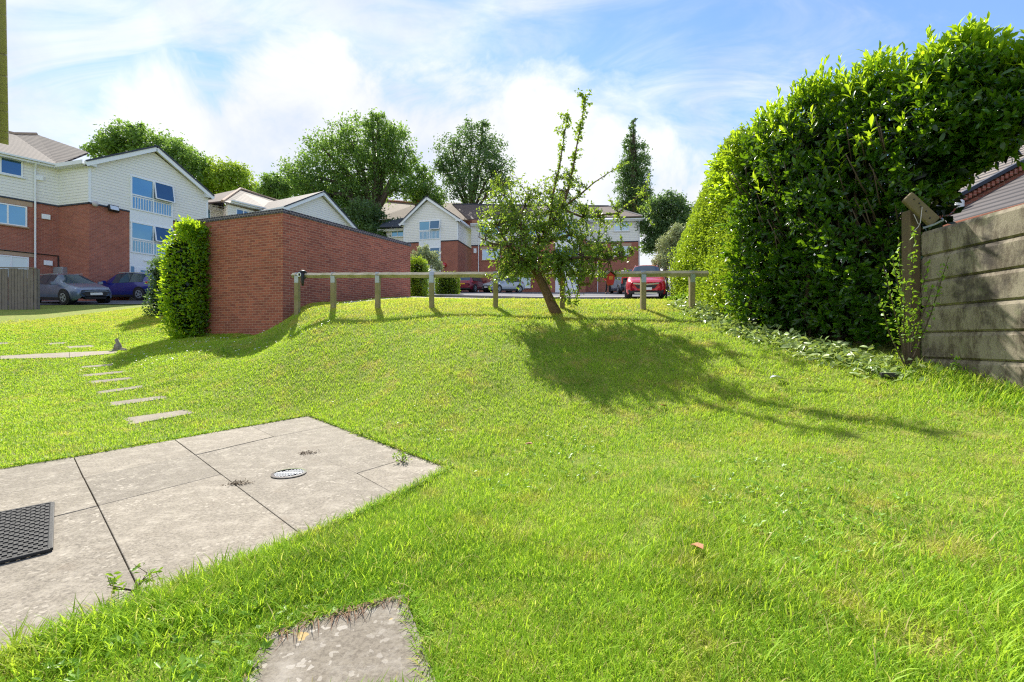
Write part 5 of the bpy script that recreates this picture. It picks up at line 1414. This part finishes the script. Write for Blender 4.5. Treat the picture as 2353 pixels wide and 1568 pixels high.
# right overhang mass deeper behind the fence
t = thing('laurel_hedge', 'tall dark green laurel hedge overhanging the concrete fence', 'hedge', (4.6, 6.6, 1.2)); o_ = np.array([4.6, 6.6, 1.2])
for nm_, ls_ in (('laurel', (L1,)), ('laurel_young_lit', (L2, L3, L4, L5))):
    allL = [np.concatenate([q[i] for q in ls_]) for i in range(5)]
    v = place(LAUREL_T, allL[0] - o_, *allL[1:]); np_mesh('foliage' if nm_ == 'laurel' else 'young_lit_shoots', v, LAUREL_F, M[nm_], t, smooth=True)
ni = 15000; ui = rng.uniform(.02, 1, ni); pl_ = hedge_front(ui); zt = top_z(ui) - .12; zb = bot_z(ui, pl_[:, 0], pl_[:, 1]) + .08
pos6 = np.concatenate([pl_ + bk * (rng.uniform(.05, 1.0, ni) * np.where(ui > .57, .6, 1.7))[:, None], (zb + np.where(ui > .57, .12, 0) + (zt - zb) * rng.uniform(0, 1, ni))[:, None]], -1)
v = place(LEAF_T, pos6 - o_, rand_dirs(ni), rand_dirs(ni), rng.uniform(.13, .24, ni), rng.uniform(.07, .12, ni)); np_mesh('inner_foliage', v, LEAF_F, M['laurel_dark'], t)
mb = MB()
for i in range(26):
    uu = np.array([R.uniform(.03, .52)]); q = hedge_front(uu)[0] + bk * R.uniform(.2, 1.3); z0 = g1(q[0], q[1]) - .1
    p_ = [Vector((q[0], q[1], z0))]
    for k in range(6): p_.append(p_[-1] + Vector((R.uniform(-.14, .18), R.uniform(-.16, .14), .52)))
    mb.tube([x - Vector(o_) for x in p_], [.035 - .004 * k for k in range(7)], 6)
for i in range(60):
    uu = np.array([R.uniform(.05, .5)]); q = hedge_front(uu)[0] + bk * R.uniform(.3, .5); z0 = R.uniform(3.45, 3.9) if uu[0] > .52 else R.uniform(1.9, 3.4)
    d_ = Vector((fn[0], fn[1], .5)) + Vector((R.uniform(-.6, .6), R.uniform(-.6, .6), R.uniform(-.2, .6))); p_ = Vector((q[0], q[1], z0)) - Vector(o_)
    mb.tube([p_, p_ + d_ * .35, p_ + d_ * .6 + Vector((0, 0, .1))], [.014, .010, .005], 5)
mb.build('branches', M['bark_dark'], t, smooth=True)

# privet hedge running on along the lawn to the road
t = thing('privet_hedge', 'sunlit yellow green small leaved hedge running back from the laurel', 'hedge', (4.3, 9.2, 1.6)); o_ = np.array([4.3, 9.2, 1.6])
pa, pb_ = np.array([4.02, 8.25]), np.array([4.36, 12.2])
ptop = lambda u: H + np.interp(u, [0, .25, .5, .8, 1], [3.85, 3.75, 3.3, 2.95, 2.5])
nv = 64000; u = rng.uniform(0, 1, nv); face = rng.uniform(0, 1, nv); base = pa + (pb_ - pa) * u[:, None]; zb = gz(base[:, 0], base[:, 1]); zt = ptop(u) + .03 * np.sin(u * 14)
v = rng.uniform(0, 1, nv); side_ = face < .78; endf = face > .93
z = np.where(side_ | endf, zb + (zt - zb) * v, zt + rng.normal(0, .05, nv))
bulge = .05 * np.sin(u * 5 + v * 7) + .03 * np.sin(v * 23 + u * 17) * np.sin(u * 31 - v * 11) + rng.normal(0, .03, nv)
x = base[:, 0] + np.where(side_, rng.uniform(0, .16, nv) - bulge + .06 * v ** 3, rng.uniform(.1, 1.2, nv))
y = np.where(endf, pb_[1] + rng.uniform(-.15, .05, nv), base[:, 1]); z = np.where(endf, zb + (ptop(np.ones(nv)) - zb) * v, z)
pos = np.stack([x, y, z], -1)
dr_ = rand_dirs(nv) * .8 + np.array([-.6, -.1, .5])
vv = place(LEAF_T, pos - o_, dr_, rand_dirs(nv) + np.array([-.5, .2, .6]), rng.uniform(.035, .065, nv), rng.uniform(.022, .04, nv)); np_mesh('foliage', vv, LEAF_F, M['privet'], t)
ni = 9000; u = rng.uniform(0, 1, ni); base = pa + (pb_ - pa) * u[:, None]; zb = gz(base[:, 0], base[:, 1]); pos = np.stack([base[:, 0] + rng.uniform(.1, 1.2, ni), base[:, 1], zb + (ptop(u) - .2 - zb) * rng.uniform(0, 1, ni) ** .9], -1)
np_mesh('inner_foliage', place(LEAF_T, pos - o_, rand_dirs(ni), rand_dirs(ni), rng.uniform(.1, .2, ni), rng.uniform(.06, .1, ni)), LEAF_F, M['tree_leaf'], t)

# clippings left along the hedge foot
n_ = 3600; u = rng.uniform(0, 1, n_) ** 1.2; a_ = np.array([3.75, 10.0]); b_ = np.array([4.0, 7.6]); c_ = np.array([4.5, 5.2])
base = np.where(u[:, None] < .5, a_ + (b_ - a_) * u[:, None] * 2, b_ + (c_ - b_) * (u[:, None] - .5) * 2)
pos = base + rng.normal(size=(n_, 2)) * np.array([.17, .15]) + np.array([-.05, -.05]); zz2 = gz(pos[:, 0], pos[:, 1]) + np.abs(rng.normal(0, .07, n_)) * np.exp(-((pos - base) ** 2).sum(-1) * 12)+.015
P3 = np.concatenate([pos, zz2[:, None]], -1); dr_ = rand_dirs(n_) * np.array([1, 1, .45])
tag(np_mesh('hedge_clippings', place(LAUREL_T, P3, dr_, rand_dirs(n_) + np.array([0, 0, 1.0]), rng.uniform(.07, .15, n_), rng.uniform(.03, .055, n_)), LAUREL_F, M['clip_leaf'], smooth=True), 'pale wilted laurel clippings heaped along the hedge foot', 'clippings', kind='stuff')

# ------------------------------------------------------------------ woody plants


def leaf_sprays(paths, per_m, L, Wd, spread=.8):
    """leaves along twig polylines"""
    Pb, D, Nn = [], [], []
    for pts in paths:
        for a_, b2 in zip(pts[:-1], pts[1:]):
            d_ = np.array(b2 - a_); ln = np.linalg.norm(d_); k = max(1, rng.poisson(ln * per_m))
            f = rng.uniform(0, 1, k)[:, None]; Pb.append(np.array(a_)[None] + d_[None] * f); D.append(np.tile(d_ / max(ln, 1e-6), (k, 1)) * .5 + rng.normal(size=(k, 3)) * spread + np.array([0, 0, -.1]))
    Pb = np.concatenate(Pb); D = np.concatenate(D); k = len(Pb)
    return Pb + rng.normal(size=(k, 3)) * .012, D, rand_dirs(k) + np.array([0, 0, .8]), rng.uniform(.6, 1.2, k) * L, rng.uniform(.6, 1.2, k) * Wd


# apple tree on the mound
at = P(1285, 736, 9.2); at.z = g1(at.x, at.y)
t = thing('apple_tree', 'leaning bushy apple tree on the mound with one tall upright shoot', 'tree', at); o_ = at


def AP(x, y, d=8.15): return P(x, y, d * 1.129) - o_


main = [[AP(1288, 742), AP(1268, 700), AP(1250, 660, 8.1), AP(1236, 634, 8.05), AP(1226, 600, 8.05)],
        [AP(1236, 634, 8.05), AP(1205, 600, 7.9), AP(1170, 565, 7.8), AP(1140, 520, 7.7)],
        [AP(1226, 600, 8.05), AP(1240, 560, 8.1), AP(1262, 520, 8.15), AP(1290, 480, 8.2), AP(1305, 440, 8.2), AP(1318, 380, 8.2), AP(1328, 320, 8.2), AP(1338, 270, 8.2), AP(1347, 214, 8.2)],
        [AP(1226, 600, 8.05), AP(1200, 545, 8.2), AP(1195, 500, 8.3), AP(1215, 450, 8.4)],
        [AP(1262, 520, 8.15), AP(1270, 450, 8.0), AP(1288, 370, 7.95), AP(1298, 300, 7.95), AP(1308, 262, 7.95)],
        [AP(1290, 480, 8.2), AP(1330, 450, 8.1), AP(1365, 420, 8.0), AP(1398, 398, 7.9), AP(1440, 372, 7.8)],
        [AP(1236, 634, 8.05), AP(1290, 600, 7.9), AP(1340, 590, 7.8), AP(1400, 600, 7.7), AP(1450, 585, 7.6)],
        [AP(1240, 560, 8.1), AP(1310, 540, 8.4), AP(1370, 560, 8.6), AP(1420, 560, 8.7)],
        [AP(1195, 500, 8.3), AP(1160, 450, 8.4), AP(1150, 400, 8.4)], [AP(1290, 480, 8.2), AP(1340, 500, 8.2), AP(1420, 490, 8.2), AP(1480, 440, 8.1), AP(1492, 405, 8.1)],
        [AP(1170, 565, 7.8), AP(1130, 560, 7.7), AP(1100, 545, 7.6)], [AP(1250, 660, 8.1), AP(1268, 690, 8.0), AP(1290, 682, 7.95), AP(1320, 700, 7.9)]]
rads = [[.14, .105, .088, .08, .064], [.05, .04, .03, .015], [.058, .05, .042, .032, .024, .018, .013, .009, .004], [.045, .036, .028, .012], [.026, .02, .014, .009, .004], [.024, .018, .012, .007, .003], [.045, .036, .028, .018, .008], [.036, .028, .018, .008], [.022, .014, .005], [.026, .02, .013, .007, .003], [.024, .016, .007], [.03, .014, .009, .004]]
mb = MB()
for p_, r_ in zip(main, rads): mb.tube(p_, r_, 10)
mb.build('trunk', M['bark'], t, smooth=True)
# lobes of the crown in picture: centre, radii px, depth
lobes = [(1185, 555, 78, 72, 7.9, 72), (1240, 505, 85, 66, 8.2, 92), (1150, 495, 48, 50, 8.1, 34), (1310, 510, 75, 60, 8.3, 66), (1345, 590, 85, 40, 7.9, 66), (1220, 600, 85, 40, 7.9, 72), (1190, 632, 55, 22, 7.9, 22), (1350, 630, 80, 20, 7.8, 26), (1420, 575, 45, 28, 7.8, 22),
         (1290, 435, 70, 35, 8.2, 22), (1180, 440, 60, 40, 8.3, 16), (1400, 500, 55, 34, 8.3, 12), (1295, 650, 40, 26, 8.0, 10), (1150, 640, 34, 24, 7.8, 7), (1315, 690, 14, 16, 7.9, 4), (1120, 540, 22, 24, 7.7, 6), (1480, 470, 24, 40, 8.1, 5)]
allp = [q for p_ in main for a_, b2 in zip(p_[:-1], p_[1:]) for q in (a_, a_.lerp(b2, .5), b2)]
allp = [q for q in allp if q.z > .9]
twigs = []; tmb = MB()
for (cx, cy, rx, ry, d, k) in lobes:
    for i in range(int(k * 1.05)):
        r3 = rng.normal(size=3); r3 /= np.linalg.norm(r3); r3 *= rng.uniform(.25, 1) ** .5
        e = P(cx + r3[0] * rx, cy + r3[1] * ry, 1.129 * (d + r3[2] * rx / FPX * d * 1.0)) - o_
        s_ = min(allp, key=lambda q: (q - e).length * R.uniform(.85, 1.25))
        mid = s_.lerp(e, .55) + Vector((R.uniform(-.06, .06), R.uniform(-.06, .06), R.uniform(-.02, .12)))
        tp = e + (e - s_).normalized() * R.uniform(.05, .2) + Vector((0, 0, R.uniform(-.05, .12)))
        tmb.tube([s_, mid, e, tp], [.010, .007, .004, .002], 4, cap=False); twigs += [[mid, e, tp], [s_.lerp(mid, .6), mid]]
        for _ in range(2):
            q = mid.lerp(e, R.random()); q2 = q + Vector((R.gauss(0, .12), R.gauss(0, .12), R.gauss(.03, .1))); tmb.tube([q, q2], [.003, .0015], 3, cap=False); twigs.append([q, q2])
tmb.build('twigs', M['bark_dark'], t)
sprays = leaf_sprays(twigs, 46, .056, .042)
up_ = leaf_sprays([main[2][4:], main[4][1:], main[5][1:], main[8], main[9][1:], main[11][1:]], 60, .07, .052, .9)
# side shoots on the tall leader
sid = []
for p_ in (main[2][4:], main[4][2:]):
    for a_, b2 in zip(p_[:-1], p_[1:]):
        for _ in range(9): q = a_.lerp(b2, R.random()); sid.append([q, q + Vector((R.gauss(0, .1), R.gauss(0, .1), R.uniform(.02, .2)))])
sd = leaf_sprays(sid, 90, .065, .048, .9)
al = [np.concatenate([sprays[i], up_[i], sd[i]]) for i in range(5)]
np_mesh('crown', place(np.array([(0, 0, 0), (.45, .5, .08), (1, 0, -.1), (.45, -.5, .08)]), *al), LEAF_F, M['apple_leaf'], t)


def bg_tree(name, label, px, ybase, d, lobes, nleaf, lsize, m, trunk_r, fork_y, group=None, squash=.8, gaps=.28, density_pow=.5, limbs=True, cat='tree'):
    """tree at depth d: lobes = (x, y, r) in the picture's pixels"""
    b_ = P(px, ybase, d); b_.z = g1(b_.x, b_.y); t = thing(name, label, cat, b_, 0, group); o_ = b_
    fork = P(px + R.uniform(-4, 4), fork_y, d) - o_
    mb = MB(); mb.tube([(0, 0, -.3), fork * .5 + Vector((R.uniform(-.2, .2), 0, 0)), fork], [trunk_r * 1.15, trunk_r * .9, trunk_r * .75], 9)
    Pb = []; tot = sum(l[2] ** 2 for l in lobes)
    for (x, y, r_) in lobes:
        rm = r_ / FPX * d; dd = d + R.uniform(-.6, .6) * rm
        c_ = P(x, y, dd) - o_
        if limbs:
            mid = fork.lerp(c_, .5) + Vector((R.uniform(-.3, .3), R.uniform(-.3, .3), R.uniform(0, .1) * (c_ - fork).length))
            mb.tube([fork * .85, mid, c_, c_ + (c_ - mid).normalized() * rm * .6], [trunk_r * .5, trunk_r * .32, trunk_r * .16, trunk_r * .05], 6)
            for _ in range(5):
                e = c_ + Vector(rand_dirs(1)[0]) * rm * .8; mb.tube([mid.lerp(c_, R.uniform(.4, 1)), mid.lerp(e, .7), e], [trunk_r * .13, trunk_r * .08, trunk_r * .03], 4, cap=False)
        k = int(nleaf * r_ ** 2 / tot); ncl = max(5, int(k / 26))
        cd = rand_dirs(ncl) * (rng.uniform(.12, 1, (ncl, 1)) ** density_pow) * rm * np.array([1, 1, squash])
        cr = rng.uniform(.10, .26, ncl) * rm
        keep = rng.uniform(0, 1, ncl) > gaps * .5
        which = rng.integers(0, ncl, k); which = which[keep[which]]; kk = len(which)
        Pb.append(np.array(c_)[None] + cd[which] + rng.normal(size=(kk, 3)) * cr[which][:, None] * .75)
    mb.build('trunk', M['bark_dark'], t, smooth=True)
    Pb = np.concatenate(Pb); k = len(Pb)
    np_mesh('crown', place(LEAF_T, Pb, rand_dirs(k) + np.array([0, 0, -.25]), rand_dirs(k) + np.array([0, 0, .7]), rng.uniform(.6, 1.3, k) * lsize, rng.uniform(.5, 1.0, k) * lsize * .7), LEAF_F, M[m], t)
    return t


G_ = 'trees beyond the apartment blocks'
bg_tree('broad_tree', 'wind blown tree rising behind the near apartment gable', 330, 620, 52, [(250, 335, 38), (300, 318, 40), (350, 335, 46), (400, 350, 44), (440, 375, 40), (290, 360, 45), (360, 380, 50), (220, 350, 24), (420, 410, 45), (315, 300, 20)], 20250, 0.34, 'tree_leaf', .45, 470, G_)
bg_tree('broad_tree', 'bright yellow green tree between the two nearer apartment blocks', 520, 640, 55, [(470, 400, 42), (510, 405, 44), (550, 430, 42), (590, 450, 34), (500, 440, 45), (450, 430, 40), (545, 395, 30), (610, 460, 22)], 16200, 0.33, 'tree_leaf_bright', .4, 520, G_)
bg_tree('broad_tree', 'largest tree with a thick forked trunk behind the brick store', 858, 600, 56, [(700, 400, 52), (745, 345, 50), (800, 320, 50), (855, 300, 46), (905, 320, 46), (925, 370, 44), (880, 370, 60), (820, 390, 60), (770, 420, 55), (720, 450, 50), (670, 420, 34), (860, 430, 48), (920, 430, 34), (800, 460, 52), (760, 490, 45), (870, 275, 20), (650, 440, 30)], 40500, 0.34, 'tree_leaf', .75, 470, G_)
bg_tree('broad_tree', 'airy open tree with visible limbs left of the apple tree top', 1085, 600, 60, [(1040, 345, 40), (1085, 310, 36), (1125, 335, 40), (1150, 385, 36), (1100, 370, 48), (1045, 395, 44), (1130, 430, 40), (1070, 430, 42), (1015, 380, 24), (1110, 290, 18), (1160, 420, 22)], 19575, 0.33, 'tree_leaf_dark', .5, 470, G_, gaps=.7)
bg_tree('broad_tree', 'low pale green tree filling the gap right of the largest tree', 975, 600, 57, [(965, 420, 34), (985, 445, 34), (945, 445, 26), (1010, 455, 26), (970, 395, 20)], 8775, 0.30, 'tree_leaf', .25, 480, G_, gaps=.6)
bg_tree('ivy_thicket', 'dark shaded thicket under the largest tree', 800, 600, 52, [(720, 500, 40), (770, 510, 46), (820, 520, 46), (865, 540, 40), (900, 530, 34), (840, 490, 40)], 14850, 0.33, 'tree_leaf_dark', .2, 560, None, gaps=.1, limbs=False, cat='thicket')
bg_tree('small_tree', 'small tree peeking over the roof left of the largest tree', 630, 600, 50, [(625, 420, 26), (640, 445, 26), (612, 440, 20), (650, 425, 18)], 6075, 0.28, 'tree_leaf', .18, 480, G_)
pop = [(1455, 300, 12), (1452, 325, 18), (1462, 350, 24), (1445, 350, 18), (1468, 385, 28), (1440, 385, 24), (1455, 415, 34), (1475, 430, 26), (1436, 430, 24), (1458, 460, 36), (1480, 465, 22), (1436, 470, 22), (1456, 500, 34), (1456, 281, 7)]
bg_tree('poplar_tree', 'tall narrow poplar tree behind the end of the far block', 1458, 620, 62, pop, 21000, .28, 'tree_leaf_dark', .4, 560, None, squash=1.3, gaps=.25)
bg_tree('round_tree', 'round dark green tree left of the sunlit hedge', 1530, 650, 46, [(1510, 480, 34), (1545, 470, 34), (1570, 490, 30), (1500, 520, 36), (1550, 520, 40), (1520, 555, 38), (1575, 530, 28), (1495, 560, 26)], 17550, 0.26, 'tree_leaf_dark', .3, 580, None, gaps=.15)
bg_tree('grey_shrub', 'pale grey green shrub between round tree and hedge', 1545, 650, 24, [(1535, 560, 26), (1560, 550, 26), (1545, 590, 30), (1520, 600, 20), (1570, 590, 22), (1555, 530, 18)], 12150, 0.11, 'tree_leaf_grey', .07, 630, None, gaps=.3, cat='shrub')
bg_tree('grey_shrub', 'loose grey green shrub behind the far end of the brick store', 975, 660, 30, [(965, 605, 24), (985, 590, 22), (1000, 610, 18), (955, 585, 12), (975, 575, 14)], 6750, 0.13, 'tree_leaf_grey', .08, 640, None, gaps=.4, cat='shrub')


def box_hedge(name, label, p_l, p_r, d_l, d_r, ytop, ybot, thick, n_, L, m, rnd=.12, cat='hedge', taper=None):
    a_, b2 = XY(p_l, d_l), XY(p_r, d_r); zt = H + (CY - ytop) / FPX * (d_l + d_r) / 2; dv = (b2 - a_); Ln = dv.length; dv.normalize(); nn = Vector((-dv.y, dv.x, 0))
    if nn.y < 0: nn = -nn
    zb = min(g1(a_.x, a_.y), g1(b2.x, b2.y)) - .05; t = thing(name, label, cat, ((a_.x + b2.x) / 2, (a_.y + b2.y) / 2, zb)); o_ = np.array(t.location)
    f = rng.integers(0, 5, n_); u, v, w = (rng.uniform(0, 1, n_) for _ in range(3))
    u = np.where(f == 1, rng.uniform(0, .04, n_), np.where(f == 2, rng.uniform(.96, 1, n_), u)); w = np.where(f == 0, rng.uniform(0, .08, n_), w); v = np.where(f == 3, rng.uniform(.95, 1.02, n_), v)
    wob = rnd * (np.sin(u * Ln * 3 + v * 5) + np.sin(v * 9 + u * 5)) * .5
    prof = 1 - .18 * np.clip((v - .75) / .25, 0, 1) ** 2 - .22 * np.clip((.2 - v) / .2, 0, 1)
    uc = (u - .5) * prof + .5
    if taper: lf = np.interp(v, *taper); uc = lf + (1 - lf) * uc
    pos = np.array(a_)[None] + np.array(dv)[None] * (uc * Ln)[:, None] + np.array(nn)[None] * (w * thick - wob)[:, None]; pos[:, 2] = zb + (zt - zb) * v + rng.normal(0, .03, n_); pos += rng.normal(size=(n_, 3)) * rnd * .3
    out = np.where((f == 3)[:, None], [0, 0, 1.0], np.where((f == 1)[:, None], -np.array(dv), np.where((f == 2)[:, None], np.array(dv), -np.array(nn))))
    np_mesh('foliage', place(LEAF_T, pos - o_, rand_dirs(n_) * .7 + out * .7 + np.array([0, 0, .3]), rand_dirs(n_) + out + np.array([0, 0, .5]), rng.uniform(.6, 1.2, n_) * L, rng.uniform(.6, 1.2, n_) * L * .5), LEAF_F, M[m], t)
    ni_ = n_ // 2; ui, vi, wi = (rng.uniform(.06, .94, ni_) for _ in range(3))
    if taper: lf = np.interp(vi, *taper); ui = lf + (1 - lf) * ui
    pi_ = np.array(a_)[None] + np.array(dv)[None] * (((ui - .5) * .85 + .5) * Ln)[:, None] + np.array(nn)[None] * (wi * thick)[:, None]; pi_[:, 2] = zb + (zt - zb) * (.05 + vi * .88)
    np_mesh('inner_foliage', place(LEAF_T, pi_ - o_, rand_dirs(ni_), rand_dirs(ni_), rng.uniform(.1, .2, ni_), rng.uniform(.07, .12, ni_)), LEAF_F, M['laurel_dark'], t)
    mb = MB()
    for i in range(7): q = a_.lerp(b2, (.45 + .5 * i / 7) if taper else (i + .5) / 7) + nn * thick * .5 - Vector(o_); mb.tube([(q.x, q.y, 0), (q.x + .05, q.y, (zt - zb) * .5), (q.x, q.y + .05, (zt - zb) * .85)], [.04, .03, .01], 6)
    mb.build('stems', M['bark_dark'], t)
    return t


box_hedge('laurel_bush', 'glossy laurel bush clipped against the left end of the brick store', 370, 438, 13.7, 13.5, 520, 752, .8, 9000, .12, 'laurel_young_lit', .22, 'bush', ([0, .12, .45, .8, 1], [.5, .28, .02, .04, .45]))
box_hedge('dark_hedge', 'dark shaded hedge behind the clipped laurel bush', 338, 376, 17.5, 17.0, 600, 718, 1.2, 6000, .10, 'tree_leaf_dark', .15)
box_hedge('square_hedge', 'low square clipped hedge by the car park left of the dark red car', 1000, 1051, 33, 33, 628, 672, 1.4, 5000, .12, 'privet', .06)
box_hedge('golden_bush', 'golden green upright bush at the far end of the brick store', 940, 972, 20.5, 20.5, 596, 682, 1.2, 5000, .10, 'privet', .15, 'bush')
box_hedge('low_hedge', 'low green hedge right of the bright red car', 1536, 1600, 21, 20, 606, 676, 1.2, 6000, .09, 'privet', .08)
box_hedge('verge_plants', 'leafy green plants below the hedge at the end of the rail', 1530, 1640, 11.2, 10.2, 684, 722, .7, 2600, .10, 'weed', .12, 'plants')


def stem_plant(name, label, base, tops, per_m, L, Wd, m, r_=.006, cat='plant', group=None):
    t = thing(name, label, cat, base, 0, group); paths = []; mb = MB()
    for tp in tops:
        tp = Vector(tp); mid = tp * .5 + Vector((R.uniform(-.04, .04), R.uniform(-.04, .04), 0)); mb.tube([(0, 0, 0), mid, tp], [r_, r_ * .7, r_ * .3], 5); paths.append([mid * .5, mid, tp])
    mb.build('stem', M['bark_dark'], t); np_mesh('leaves', place(LEAF_T, *leaf_sprays(paths, per_m, L, Wd, .7)), LEAF_F, M[m], t)
    return t


bq = P(2086, 812, 5.25); bq.z = g1(bq.x, bq.y)
stem_plant('privet_sapling', 'thin sunlit sapling growing in front of the timber fence post', bq, [P(*q) - bq for q in ((2065, 545, 5.1), (2100, 520, 5.15), (2050, 590, 5.1), (2135, 600, 5.2), (2030, 610, 5.05), (2145, 655, 5.15), (2080, 640, 5.0), (2020, 680, 5.0), (2180, 590, 5.1))], 60, .055, .03, 'weed', .010, 'sapling')
for q, lab in (((922, 1062), 'small weed in the patio joint near the right corner'), ((310, 1358), 'spindly weed growing from the patio joint nearest the camera')):
    b_ = flat(*q); stem_plant('patio_weed', lab, b_, [(R.uniform(-.07, .07), R.uniform(-.07, .07), R.uniform(.03, .10)) for _ in range(8)], 130, .03, .014, 'weed', .0025, 'weed')
b_ = gpx(514, 812); stem_plant('patio_weed', 'lone tall weed at the edge of the store shadow', b_, [(0, 0, .16), (.04, 0, .12), (-.04, .02, .1)], 140, .05, .022, 'weed', .004, 'weed')
b_ = gpx(2195, 868); stem_plant('patio_weed', 'leafy weed at the foot of the concrete fence', b_, [(0, 0, .22), (.05, 0, .14), (-.05, .0, .12), (.09, -.05, .1)], 120, .045, .02, 'weed', .004, 'weed')
for i, (x, y, lab) in enumerate(((706, 1042, 'rusty brown tuft of dead moss on the patio joint'), (545, 1113, 'dark brown ant heap on the patio joint crossing'))):
    b_ = flat(x, y); t = thing('soil_tuft', lab, 'soil', b_); k = 120; pp = rng.normal(size=(k, 3)) * np.array([.045, .03, .004]); pp[:, 2] = np.abs(pp[:, 2]) + .004
    np_mesh('crumbs', place(LEAF_T, pp, rand_dirs(k) * np.array([1, 1, .3]), np.tile([0, 0, 1.0], (k, 1)) + rng.normal(size=(k, 3)) * .4, rng.uniform(.01, .03, k), rng.uniform(.006, .012, k)), LEAF_F, M['old_wood'], t)
# dead stalks hanging over the near slab
a_, b2 = near_slab[0], near_slab[2]; k = 110; u = rng.uniform(0, 1, k)[:, None]
Pb = np.array(a_)[None] * (1 - u) + np.array(b2)[None] * u + rng.normal(size=(k, 3)) * np.array([.02, .02, 0]) + np.array([0, .03, .01])
D = np.array([.15, -1, .45])[None] + rng.normal(size=(k, 3)) * np.array([.5, .25, .2])
M['stalk'] = plain('dead_stalk', S(112, 78, 50), .8, .2, 8)
tag(np_mesh('dead_stalks', place(BLADE_T, Pb, D, np.tile([0, 0, 1.0], (k, 1)) * -1, rng.uniform(.06, .16, k), np.full(k, .003)), BLADE_F, M['stalk']), 'brown dead stalks lying over the edge of the nearest slab', 'stalks', kind='stuff')
